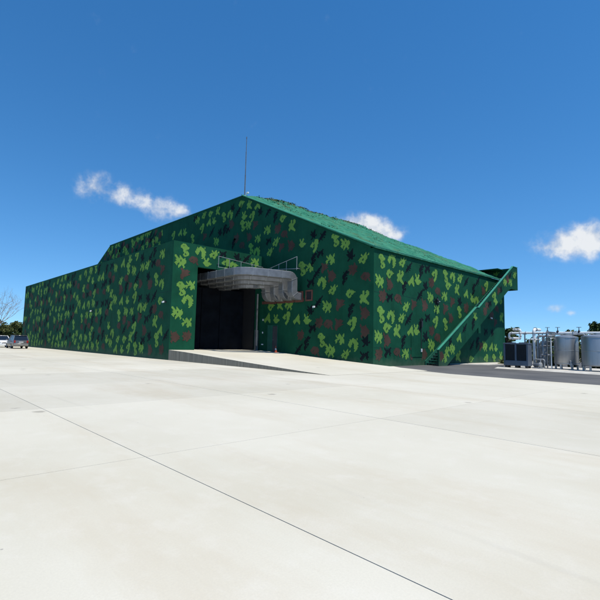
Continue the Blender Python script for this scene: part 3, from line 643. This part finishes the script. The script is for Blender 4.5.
def tank(loc, r, h, label, rz=0):
    t = thing('water_tank', label, 'tank', loc, rz, 'stainless tanks on the equipment pad')
    z0 = .36
    b = MB(); b.lathe([(.001, z0 - .05), (r * .93, z0 - .02), (r, z0 + .05), (r, z0 + h - .04), (r * .985, z0 + h), (r * .5, z0 + h + .10), (.001, z0 + h + .13)], k=64)
    b.box((r - .002, -.02, z0 + .06), (r + .006, .02, z0 + h - .05)); b.build('shell', M['stain'], t, True)
    for z in (z0 + .07, z0 + h * .5, z0 + h - .08):
        b = MB(); b.lathe([(r + .001, z - .025), (r + .014, z - .02), (r + .014, z + .02), (r + .001, z + .025)], k=64); b.build('hoop', M['stain'], t, True)
    for i in range(6):
        a = i * math.pi / 3 + .25; x, y = (r - .1) * math.cos(a), (r - .1) * math.sin(a)
        b = MB(); b.cbox((x - .055, y - .055, .012), (x + .055, y + .055, z0 + .02), .008); b.box((x - .1, y - .1, 0), (x + .1, y + .1, .012)); b.build('leg', M['pipe'], t)
    b = MB(); b.lathe([(.28, z0 + h + .06), (.28, z0 + h + .2), (.24, z0 + h + .22), (.001, z0 + h + .23)], (.1, .1, 0), 24); b.tube([(.5, -.2, z0 + h + .05), (.5, -.2, z0 + h + .35), (.75, -.2, z0 + h + .35)], .04, k=10); b.build('lid', M['stain'], t, True)
    b = MB(); b.tube([(r * .55, -r * .83, z0 + .25), (r * .62, -r * .95, z0 + .25), (r * .62, -r * .95, .2)], .045, k=10); b.lathe([(.001, -.02), (.09, -.02), (.09, .02), (.001, .02)], (r * .62, -r * .98, z0 + .02), 12, axis='Y'); b.build('drain_valve', M['pipe'], t, True)
    return t
tank((21.72, 19.6, .11), .77, 1.95, 'full view stainless water tank standing beside the pipework')
tank((23.75, 19.0, .11), .90, 1.98, 'stainless water tank cut off by the right picture edge')

def pipe(pts, r, m, name, label, cat='pipe', flanges=True, group=None):
    """one pipe with rounded elbows and bolted flanges"""
    o0 = Vector(pts[0]); t = thing(name, label, cat, tuple(o0), group=group)
    P_ = [Vector(p) - o0 for p in pts]; path = [P_[0]]
    for i in range(1, len(P_) - 1):
        a = (P_[i - 1] - P_[i]).normalized(); c = (P_[i + 1] - P_[i]).normalized(); rr = min(r * 2.2, (P_[i - 1] - P_[i]).length * .45, (P_[i + 1] - P_[i]).length * .45)
        for k in range(6):
            s_ = k / 5; path.append(P_[i] + a * rr * (1 - s_) ** 2 + c * rr * s_ ** 2)
    path.append(P_[-1]); b = MB(); b.tube(path, r, k=14)
    if flanges:
        f = b
        for i in range(1, len(P_) - 1):
            for q in (P_[i - 1], P_[i + 1]):
                d = (q - P_[i]); 
                if d.length < r * 5: continue
                d.normalize(); c = P_[i] + d * r * 2.6; f.tube([c - d * .02, c + d * .02], r * 1.45, k=14, m=1)
    b.build('pipe_run', [m, M['steel_seam']], t, True)
    return t
pipe([(17.35, 22.2, 2.3), (17.35, 20.6, 2.3), (17.35, 20.6, 2.72), (18.4, 20.6, 2.72), (23.9, 20.6, 2.74), (29.5, 20.6, 2.74)], .085, M['white'], 'overhead_pipe', 'long white overhead pipe running level above the tanks')
pipe([(17.5, 22.2, 3.02), (17.5, 20.95, 3.02), (18.1, 20.95, 3.02), (18.1, 20.95, 2.3), (18.1, 19.4, 2.3)], .07, M['white'], 'return_pipe', 'short white pipe loop bending down beside the camouflage wall corner')
pipe([(19.75, 19.1, .25), (19.75, 19.1, 2.95), (19.75, 20.3, 2.95)], .11, M['white'], 'riser_pipe', 'thick pale riser pipe right beside the cooling unit')
pipe([(20.02, 19.0, .2), (20.02, 19.0, 2.45), (21.0, 19.0, 2.45)], .07, M['pipe'], 'riser_pipe', 'grey riser pipe bending level over the pump')
pipe([(20.72, 18.8, .15), (20.72, 18.8, 2.75), (20.72, 20.5, 2.75)], .05, M['post'], 'riser_pipe', 'dark grey riser pipe left of the first tank')
pipe([(20.5, 19.9, .3), (20.5, 19.9, 2.6), (22.6, 19.9, 2.6), (22.6, 19.2, 2.6), (23.0, 19.2, 2.6), (23.0, 19.2, 2.35)], .045, M['pipe'], 'feed_pipe', 'slim feed pipe crossing from the pipework to the far tank')
pipe([(20.3, 18.75, .5), (20.3, 18.75, 1.1), (20.9, 18.9, 1.1), (20.98, 19.2, 1.1)], .05, M['steel'], 'pump_pipe', 'short bent pipe rising from the pump to the first tank')
pipe([(19.6, 19.5, .2), (19.6, 19.5, 1.6), (20.2, 19.5, 1.6), (20.2, 19.5, .5)], .055, M['steel'], 'loop_pipe', 'grey inverted loop pipe behind the thick riser')
pipe([(20.95, 18.9, .15), (20.95, 18.9, 2.3), (20.95, 20.2, 2.3)], .035, M['white'], 'riser_pipe', 'thin white riser pipe touching the view of the first tank')
pipe([(19.9, 18.7, .3), (19.9, 18.7, .75), (20.55, 18.7, .75), (20.55, 18.7, .2)], .05, M['pipe'], 'loop_pipe', 'low grey hoop of pipe in front of the risers')
for i, (x, y, z, r, dx_, lb) in enumerate(((19.55, 18.72, 2.2, .045, .5, 'slim pale riser pipe nearest to the cooling unit side'), (20.38, 19.25, 2.5, .05, .4, 'grey riser pipe in the middle of the pipe rack'), (20.62, 19.1, 2.05, .035, .35, 'thin grey riser pipe between rack and dark riser'), (20.2, 18.9, 1.75, .04, .4, 'short grey riser pipe just behind the pump'))):
    pipe([(x, y, .15), (x, y, z), (x + dx_, y, z), (x + dx_, y + .8, z)], r, M[('white', 'pipe', 'pipe', 'steel')[i]], 'riser_pipe', lb)
fv = thing('filter_vessel', 'narrow silver vessel standing among risers left of the first tank', 'vessel', (20.28, 19.45, .11))
b = MB(); b.lathe([(.001, .24), (.16, .27), (.25, .36), (.25, 1.86), (.20, 1.97), (.07, 2.02), (.07, 2.12), (.13, 2.12), (.13, 2.17), (.001, 2.17)], k=32); b.build('shell', M['stain'], fv, True)
for z in (.40, 1.1, 1.80): b = MB(); b.lathe([(.251, z - .03), (.275, z - .025), (.275, z + .025), (.251, z + .03)], k=32); b.build('band', M['steel_seam'], fv, True)
for i in range(3): b = MB(); a = i * 2.094 + .5; b.cbox((.2 * math.cos(a) - .025, .2 * math.sin(a) - .025, 0), (.2 * math.cos(a) + .025, .2 * math.sin(a) + .025, .40), .004); b.build('leg', M['pipe'], fv)
pr_ = thing('pipe_rack', 'grey steel pipe rack frame carrying pipes between unit and tank', 'pipe rack', (19.85, 19.75, .11))
for x in (0, .85):
    for y in (0, .8):
        b = MB(); b.cbox((x - .035, y - .035, 0), (x + .035, y + .035, 2.53), .005); b.build('post', M['pipe'], pr_)
for y in (0, .8):
    for a_, b_ in (((-.2, y - .035, 2.531), (1.1, y + .035, 2.59)), ((.037, y - .03, 1.3), (.812, y + .03, 1.36))):
        b = MB(); b.cbox(a_, b_, .005); b.build('beam', M['pipe'], pr_)
for x in (0, .85): b = MB(); b.cbox((x - .03, .037, 2.40), (x + .03, .762, 2.46), .005); b.build('beam', M['pipe'], pr_)
b = MB(); b.cbox((.24, -.20, .9), (.58, -.04, 1.9), .02); b.box((.28, -.204, 1.2), (.54, -.201, 1.8), 1); b.build('control_panel', [M['pipe'], M['dark']], pr_)
for x, lb in ((18.55, 'thin pipe stand between wall corner and riser above cooling unit'), (22.6, 'thin pipe stand between the two tanks'), (25.6, 'thin pipe stand beyond the right tank')):
    b = MB(); b.cbox((-.04, -.04, 0), (.04, .04, 2.5), .006); b.box((-.12, -.12, 2.501), (.12, .12, 2.53)); o = b.build('pipe_stand', M['pipe'], loc=(x, 20.6, .11)); tag(o, lb, 'pipe stand', 'pipe stands')
# pump with motor
pm = thing('pump', 'small grey pump with finned motor at foot of the risers', 'pump', (20.25, 18.35, .11))
b = MB(); b.cbox((-.35, -.15, 0), (.35, .15, .08), .01); b.build('base', M['pipe'], pm)
b = MB(); b.lathe([(.001, -.3), (.11, -.3), (.13, -.26), (.13, .02), (.10, .05), (.001, .05)], (0, 0, .24), 18, axis='X')
for i in range(7): b.lathe([(.13, -.25 + i * .036), (.155, -.25 + i * .036), (.155, -.24 + i * .036), (.13, -.24 + i * .036)], (0, 0, .24), 18, axis='X')
b.build('motor', M['chill'], pm, True)
b = MB(); b.lathe([(.001, .05), (.15, .05), (.19, .10), (.19, .2), (.12, .26), (.001, .26)], (0, 0, .26), 20, axis='X'); b.tube([(.15, 0, .4), (.15, 0, .62)], .05, k=12); b.build('impeller_casing', M['pipe'], pm, True)
# valves with hand wheels on the top pipes
for (x, y, z, lb) in ((20.2, 20.6, 2.82, 'hand wheel valve on overhead pipe right of thick riser'), (20.9, 20.6, 2.82, 'hand wheel valve on overhead pipe left of first tank'), (22.3, 20.6, 2.82, 'hand wheel valve on overhead pipe between both tanks')):
    t = thing('valve', lb, 'valve', (x, y, z), group='valves on the overhead pipe')
    b = MB(); b.lathe([(.001, -.14), (.09, -.12), (.10, 0), (.06, .08), (.03, .12), (.02, .34), (.001, .34)], k=14); b.build('body', M['dark'], t, True)
    b = MB(); b.tube([(.15 * math.cos(a * .3491), .15 * math.sin(a * .3491), .32) for a in range(19)], .014, k=6); b.tube([(-.15, 0, .32), (.15, 0, .32)], .01, k=6); b.tube([(0, -.15, .32), (0, .15, .32)], .01, k=6); b.build('hand_wheel', M['dark'], t, True)

# ------------------------------------------------------------------ cars
def car(name, label, loc, rz, body_m, low_m, L=4.5, Wd=1.78, H=1.66, suv=True):
    """nose towards local +X"""
    t = thing(name, label, 'car', loc, rz, 'cars parked by the annex wall')
    hw = Wd / 2
    # lower body: cross-sections along the length (x, half width, z low, z belt)
    secs = [(-L / 2, .80, .42, .92), (-L / 2 + .06, .93, .34, 1.02), (-L / 2 + .5, 1, .27, 1.03), (0, 1, .25, 1.0), (L / 2 - 1.2, 1, .25, .96), (L / 2 - .35, .95, .28, .84), (L / 2 - .06, .84, .32, .70), (L / 2, .72, .38, .62)]
    b = MB(); ring = []
    for x, w, z0, z1 in secs:
        y = hw * w
        ring += [(x, -y * .9, z0), (x, -y, z0 + .12), (x, -y, z0 + (z1 - z0) * .62), (x, -y * .94, z1), (x, y * .94, z1), (x, y, z0 + (z1 - z0) * .62), (x, y, z0 + .12), (x, y * .9, z0)]
    k = 8; fs = []; n = len(secs)
    ms = []
    for i in range(n - 1):
        for j in range(k):
            f = (i * k + j, i * k + (j + 1) % k, (i + 1) * k + (j + 1) % k, (i + 1) * k + j)
            b.add([], [], 0); b.f.append(list(f)); b.m.append(1 if j in (0, 1, 5, 6, 7) and low_m is not body_m and j in (0, 6, 7) else 0)
    b.v = ring; b.f += [list(range(k))[::-1], [(n - 1) * k + j for j in range(k)]]; b.m += [0, 0]
    b.build('body', [body_m, low_m], t, True)
    # greenhouse: glass below a painted roof
    xr, xf = -L / 2 + .10, L / 2 - 1.15; rr, rf = -L / 2 + .42, L / 2 - 1.95
    yb, yt = hw * .91, hw * .74; zb, zt = .985, H - .06
    g_ = MB(); vs = [(xr, -yb, zb), (xf, -yb, zb - .03), (xf, yb, zb - .03), (xr, yb, zb), (rr, -yt, zt), (rf, -yt, zt), (rf, yt, zt), (rr, yt, zt)]
    g_.add(vs, [(0, 1, 2, 3), (4, 5, 6, 7), (0, 1, 5, 4), (1, 2, 6, 5), (2, 3, 7, 6), (3, 0, 4, 7)]); g_.build('window', M['glass'], t)
    r_ = MB(); r_.cbox((rr - .10, -yt - .03, zt + .002), (rf + .06, yt + .03, H), .028); r_.build('roof', body_m, t, True)
    def lerp(a, c, s): return tuple(a[i] + (c[i] - a[i]) * s for i in range(3))
    for sgn in (-1, 1):
        A, B = (xr, sgn * yb, zb), (rr, sgn * yt, zt); D, E_ = (xf, sgn * yb, zb - .03), (rf, sgn * yt, zt)
        for q0, q1 in ((A, B), (D, E_)): p_ = MB(); p_.tube([q0, q1], .05, k=6); p_.build('pillar', body_m, t)
        for s in (.36, .70): p_ = MB(); p_.tube([lerp(A, D, s), lerp(B, E_, s)], .035, k=6); p_.build('pillar', body_m, t)
    for sx, fx in ((-1, -L / 2 + .85), (1, L / 2 - .88)):
        for sy in (-1, 1):
            w = MB(); w.lathe([(.19, -.1), (.30, -.1), (.335, -.07), (.335, .07), (.30, .1), (.19, .1)], k=28, axis='Y')
            o = w.build('wheel', M['tyre'], t, True, (fx, sy * (hw - .1), .335))
            q = MB(); q.lathe([(.001, .055), (.05, .06), (.18, .05), (.20, .095), (.195, .09)], k=28, axis='Y'); q.lathe([(.001, -.055), (.05, -.06), (.18, -.05), (.20, -.095)], k=28, axis='Y'); q.build('rim', M['rim'], o, True)
    bp = MB(); bp.cbox((-L / 2 - .07, -hw * .88, .36), (-L / 2 + .05, hw * .88, .64), .03); bp.build('rear_bumper', low_m, t, True)
    bp = MB(); bp.cbox((L / 2 - .12, -hw * .80, .26), (L / 2 + .05, hw * .80, .50), .03); bp.build('front_bumper', low_m, t, True)
    for sy in (-1, 1):
        a = MB(); a.cbox((-L / 2 - .025, min(sy * hw * .86, sy * hw * .66), .72), (-L / 2 + .1, max(sy * hw * .86, sy * hw * .66), 1.0), .015); a.build('tail_light', M['red'], t)
        a = MB(); a.cbox((L / 2 - .16, min(sy * hw * .78, sy * hw * .5), .60), (L / 2 + .012, max(sy * hw * .78, sy * hw * .5), .74), .015); a.build('headlight', M['lens'], t)
        a = MB(); a.cbox((L / 2 - 1.5, sy * (hw + .09) - .09, 1.0), (L / 2 - 1.36, sy * (hw + .09) + .09, 1.14), .02); a.build('mirror', body_m, t)
    a = MB(); a.box((-L / 2 - .028, -.24, .74), (-L / 2 - .002, .24, .86)); a.build('number_plate', M['platewhite'], t)
    a = MB(); a.cbox((L / 2 - .05, -.38, .53), (L / 2 + .008, .38, .66), .01); a.build('grille', M['dark'], t)
    return t
car('parked_car', 'dark grey estate car with pale lower body seen from behind', (-34.1, -3.45, 0), math.pi, M['cardark'], M['carsilver'], 4.4, 1.80, 1.66)
car('parked_car', 'white hatchback facing the camera beyond the grey car', (-40.3, -4.05, 0), 0.03, M['carwhite'], M['carwhite'], 4.0, 1.70, 1.58)
car('parked_car', 'white car cut off by the left picture edge', (-40.2, -6.35, 0), 0.02, M['carwhite'], M['carwhite'], 4.2, 1.72, 1.5)

# ------------------------------------------------------------------ trees
def tree(label, loc, h, w, leaf, seed, n=1500, group='trees behind the cars', name='tree', crown_lo=.15, size=.28, trunk_m='bark'):
    q = random.Random(seed); t = thing(name, label, 'tree', loc, 0, group)
    tr = MB(); tr.tube([(0, 0, -.1), (q.uniform(-.1, .1), q.uniform(-.1, .1), h * .35), (q.uniform(-.2, .2), q.uniform(-.2, .2), h * .8)], .045 * h, k=8, scale=[1, .7, .25])
    blobs = []
    for i in range(10):
        a = q.uniform(0, 6.28); rr = w * q.uniform(.1, .42); z = h * q.uniform(crown_lo + .15, .88)
        blobs.append((rr * math.cos(a), rr * math.sin(a), z, w * q.uniform(.16, .28)))
        tr.tube([(0, 0, h * q.uniform(.2, .4)), (rr * .5 * math.cos(a), rr * .5 * math.sin(a), z * .75), (rr * math.cos(a), rr * math.sin(a), z)], .018 * h, k=6, scale=[1, .6, .25])
    tr.build('trunk', M[trunk_m], t)
    c = MB()
    for i in range(n):
        bx, by, bz, br = q.choice(blobs); u, v = q.uniform(-1, 1), q.uniform(0, 6.28); s_ = math.sqrt(1 - u * u); rad = br * (q.random() ** .35) * q.uniform(.8, 1.2)
        p = Vector((bx + rad * s_ * math.cos(v), by + rad * s_ * math.sin(v), max(h * .06, bz + rad * u * .8)))
        d = Vector((q.gauss(0, 1), q.gauss(0, 1), q.gauss(0, .8))).normalized(); e = d.orthogonal().normalized(); f = d.cross(e)
        s1 = size * q.uniform(.6, 1.3); s2 = s1 * q.uniform(.4, .7)
        c.add([p - e * s1, p + f * s2, p + e * s1, p - f * s2], [(0, 1, 2, 3)])
    c.build('crown', leaf, t); return t
# left tree line behind the cars (kind, place)
left = [(-104, -22, 5.4, 7.5, 1), (-101, -15, 5.6, 7.4, 0), (-104, -9, 5.0, 6.8, 1), (-98, -4.6, 5.2, 6.6, 0), (-103, .2, 5.8, 6.6, 1), (-97, 2.4, 5.0, 5.4, 2), (-105, 5.2, 5.7, 6.6, 0), (-98, 7.6, 5.0, 5.6, 0), (-104, 10.6, 5.5, 6.4, 1), (-100, 14.6, 5.2, 6.4, 0), (-104, 21, 5.6, 7, 1)]
LT = ['olive bushy tree in the hedge line behind the parked cars', 'dark green rounded tree in the hedge line behind the parked cars', 'dry yellowish tree in the hedge line behind parked cars']
for i, (x, y, h, w, k) in enumerate(left):
    tree(LT[k], (x, y, -.17), h, w, LEAF[k], 40 + i, 2600, 'hedge line trees behind the parked cars', size=.30, crown_lo=-.08)
right = [(1.3, 60, 5.6, 3.2, 1, 'round dark tree just right of the camouflage wall corner'), (9.2, 66, 5.6, 3.8, 0, 'low olive tree behind the pipe rack'), (12.6, 68, 6.4, 3.6, 1, 'dark tree top behind the first tank'), (14.6, 70, 6.6, 3.4, 0, 'olive tree top behind gap between the tanks'), (16.6, 66, 6.6, 4.4, 1, 'broad dark tree top behind the right tank'), (22.0, 68, 6.4, 4.6, 0, 'olive tree beyond the right picture edge')]
for i, (x, y, h, w, k, lb) in enumerate(right): tree(lb, (x, y, -.17), h, w, LEAF[k], 70 + i, 1300, 'trees behind the tanks', size=.3, crown_lo=.1)
for i, x in enumerate((3.4, 6.2)): tree('far low grey green tree seen above the cooling unit', (x * 1.9 - 3, 118, -.17), 4.6, 5.0, LEAF[1], 90 + i, 700, 'far low trees', size=.4, crown_lo=.05)
# clipped bushes behind the equipment pad
BL = ('dense dark bush behind the cooling unit', 'tall dark bush behind the pipe rack', 'dark bush behind the first tank', 'dark bush filling the gap between the tanks', 'dark bush behind the right tank', 'dark bush beyond the right picture edge', 'far dark bush outside the right picture edge')
for i, lb in enumerate(BL): tree(lb, (15.6 + i * 1.75, 26.6 + .3 * (i % 2), -.02), 2.15 + .25 * (i % 3) - (.5 if i == 0 else 0), 2.5, LEAF[1 if i % 3 else 0], 120 + i, 1500, 'bushes behind the equipment pad', 'bush', -.1, .14)
# bare tree at the left edge
bt = thing('bare_tree', 'leafless pale tree with thin branches at the left edge', 'tree', (-71.5, -.7, -.17))
q = random.Random(5); tb = MB(); br = MB()
def grow(p, d, l, r, lv, mb):
    pts = [p]; dd = d.copy()
    for i in range(4):
        dd = (dd + Vector((q.gauss(0, .12), q.gauss(0, .12), q.gauss(.05, .08)))).normalized(); pts.append(pts[-1] + dd * l / 4)
    mb.tube(pts, r, k=6, scale=[1, .88, .76, .64, .5])
    if lv == 0: return
    for i in range(3 if lv > 1 else 4):
        k = q.choice((2, 3, 4)); a = Vector((q.gauss(0, .75), q.gauss(0, .75), q.gauss(.25, .4)))
        grow(pts[k], (dd + a).normalized(), l * q.uniform(.6, .85), r * .5, lv - 1, br)
grow(Vector((0, 0, 0)), Vector((0, 0, 1)), 3.2, .16, 0, tb)
for i in range(6):
    a = i * 1.05; grow(Vector((0, 0, 2.4 + .14 * i)), Vector((math.cos(a) * .8, math.sin(a) * .8, .85)).normalized(), 3.9, .085, 3, br)
tb.build('trunk', M['barkpale'], bt); br.build('branch', M['barkpale'], bt)

# ------------------------------------------------------------------ sky, sun
SUN_E, SUN_D = R(70), R(1.5)                      # elevation; turn from +X towards +Y
sun = bpy.data.lights.new('sun', 'SUN'); sun.energy = 4.8; sun.angle = R(.53); sun.color = (1, .95, .85)
so_ = bpy.data.objects.new('sun', sun); C.objects.link(so_)
sd_ = Vector((math.cos(SUN_E) * math.cos(SUN_D), math.cos(SUN_E) * math.sin(SUN_D), math.sin(SUN_E)))
so_.rotation_euler = sd_.to_track_quat('Z', 'Y').to_euler(); so_.location = (0, 0, 60)
w = bpy.data.worlds.new('World'); bpy.context.scene.world = w; w.use_nodes = True
nt = w.node_tree; N = nt.nodes; L = nt.links
bg = N['Background']; out = N['World Output']
sky = N.new('ShaderNodeTexSky'); sky.sky_type = 'NISHITA'; sky.sun_disc = False; sky.sun_elevation = SUN_E; sky.sun_rotation = R(90) - SUN_D
sky.air_density = 1.0; sky.dust_density = 0; sky.ozone_density = 4; sky.altitude = 700
tcn = N.new('ShaderNodeTexCoord')
# look the sky up a little above the true horizon: clear sea air without a yellow haze band
sx = N.new('ShaderNodeSeparateXYZ'); cx = N.new('ShaderNodeCombineXYZ'); zr = N.new('ShaderNodeMapRange'); nm = N.new('ShaderNodeVectorMath'); nm.operation = 'NORMALIZE'
L.new(tcn.outputs['Generated'], sx.inputs[0]); L.new(sx.outputs[0], cx.inputs[0]); L.new(sx.outputs[1], cx.inputs[1]); L.new(sx.outputs[2], zr.inputs[0]); L.new(zr.outputs[0], cx.inputs[2]); zr.inputs[3].default_value = .088; zr.inputs[4].default_value = 1.05
L.new(cx.outputs[0], nm.inputs[0]); L.new(nm.outputs[0], sky.inputs[0])
hs = N.new('ShaderNodeHueSaturation'); hs.inputs['Saturation'].default_value = 1.27; hs.inputs['Hue'].default_value = .4975; hs.inputs['Value'].default_value = 1.12
L.new(sky.outputs[0], hs.inputs['Color']); L.new(hs.outputs[0], bg.inputs['Color']); bg.inputs['Strength'].default_value = .15
# fair-weather clouds: soft lobes in fixed compass directions, broken up by noise
def math_(op, a, b=None, c=None):
    n = N.new('ShaderNodeMath'); n.operation = op
    for i, x in enumerate((a, b, c)):
        if x is None: continue
        if isinstance(x, (int, float)): n.inputs[i].default_value = x
        else: L.new(x, n.inputs[i])
    return n.outputs[0]
def vdot(v):
    n = N.new('ShaderNodeVectorMath'); n.operation = 'DOT_PRODUCT'; L.new(tcn.outputs['Generated'], n.inputs[0]); n.inputs[1].default_value = v; return n.outputs['Value']
def noise_(scale, det, rough, dist=0.0):
    n = N.new('ShaderNodeTexNoise'); n.inputs['Scale'].default_value = scale; n.inputs['Detail'].default_value = det; n.inputs['Roughness'].default_value = rough; n.inputs['Distortion'].default_value = dist
    L.new(tcn.outputs['Generated'], n.inputs['Vector']); return n.outputs['Fac']
CL = [  # direction, half width, half height (radians), weight
 ((-.9097,.2922,.2952),.040,.034,.80),((-.8929,.3414,.2934),.042,.026,.66),((-.9005,.3309,.2821),.037,.024,.66),((-.8714,.4077,.2727),.046,.028,.74),((-.8564,.4411,.2685),.034,.022,.68),((-.8823,.375,.2845),.032,.022,.60),
 ((-.609,.7494,.2599),.044,.022,1.12),((-.5728,.7837,.2403),.042,.020,1.0),((-.5934,.7647,.2512),.040,.023,1.15),
 ((-.2619,.9446,.1977),.056,.028,1.05),((-.2306,.9518,.202),.050,.034,1.1),((-.2738,.9394,.2064),.032,.024,.85),((-.2906,.9364,.1966),.034,.017,.8),
 ((-.2938,.9529,.0755),.017,.010,.62),((-.3061,.9505,.0543),.022,.008,.45),((-.2671,.9613,.0674),.013,.007,.5),((-.2476,.9675,.0521),.030,.008,.4)]
val = None; und = None
for d, wa, wb, wt in CL:
    d = Vector(d).normalized(); e = Vector((-d.y, d.x, 0)).normalized(); v = d.cross(e); v = v if v.z > 0 else -v
    a = math_('MULTIPLY', vdot(e), 1 / wa); b_ = math_('MULTIPLY', vdot(v), 1 / wb)
    r2 = math_('ADD', math_('MULTIPLY', a, a), math_('MULTIPLY', b_, b_))
    lobe = math_('MULTIPLY', math_('POWER', 2.718, math_('MULTIPLY', r2, -.9)), wt)
    if d.z > 0: lobe = math_('MULTIPLY', lobe, math_('GREATER_THAN', vdot(d), .5))
    val = lobe if val is None else math_('SMOOTH_MAX', val, lobe, .25)
n1 = noise_(27, 7, .56, .15); n2 = noise_(90, 4, .5)
nn = math_('ADD', math_('MULTIPLY', math_('SUBTRACT', n1, .5), 2.0), math_('MULTIPLY', math_('SUBTRACT', n2, .5), .22))
dens = math_('ADD', val, math_('MULTIPLY', nn, math_('MINIMUM', math_('MULTIPLY', val, 1.6), .8)))
mr = N.new('ShaderNodeMapRange'); mr.interpolation_type = 'SMOOTHSTEP'; L.new(dens, mr.inputs[0]); mr.inputs[1].default_value = .22; mr.inputs[2].default_value = 1.05; mr.inputs[4].default_value = .95
cb = N.new('ShaderNodeBackground'); cr = N.new('ShaderNodeMix'); cr.data_type = 'RGBA'
cr.inputs['A'].default_value = (.50, .58, .70, 1); cr.inputs['B'].default_value = (.86, .88, .90, 1)
mr2 = N.new('ShaderNodeMapRange'); L.new(math_('ADD', n1, math_('MULTIPLY', dens, .22)), mr2.inputs[0]); mr2.inputs[1].default_value = .52; mr2.inputs[2].default_value = .80; L.new(mr2.outputs[0], cr.inputs['Factor'])
L.new(cr.outputs['Result'], cb.inputs['Color']); cb.inputs['Strength'].default_value = 1.0
ms_ = N.new('ShaderNodeMixShader'); L.new(mr.outputs[0], ms_.inputs[0]); L.new(bg.outputs[0], ms_.inputs[1]); L.new(cb.outputs[0], ms_.inputs[2]); L.new(ms_.outputs[0], out.inputs['Surface'])

# ------------------------------------------------------------------ camera
cam = bpy.data.cameras.new('camera'); co_ = bpy.data.objects.new('camera', cam); C.objects.link(co_)
r_ = Vector((.6843985, .7287433, .0230638)); u_ = Vector((.0526726, -.0809681, .9953240)); f_ = Vector((-.7272031, .6799834, .0937992))
co_.matrix_world = Matrix(((r_.x, u_.x, -f_.x, 32.1606), (r_.y, u_.y, -f_.y, -16.3606), (r_.z, u_.z, -f_.z, 1.6), (0, 0, 0, 1)))
cam.sensor_width = 36; cam.lens = 447.459 / 600 * 36; cam.clip_start = .1; cam.clip_end = 6000
sc_ = bpy.context.scene; sc_.camera = co_
vs_ = sc_.view_settings; vs_.view_transform = 'Standard'; vs_.look = 'None'; vs_.exposure = 0.0; vs_.gamma = 1; vs_.use_curve_mapping = False
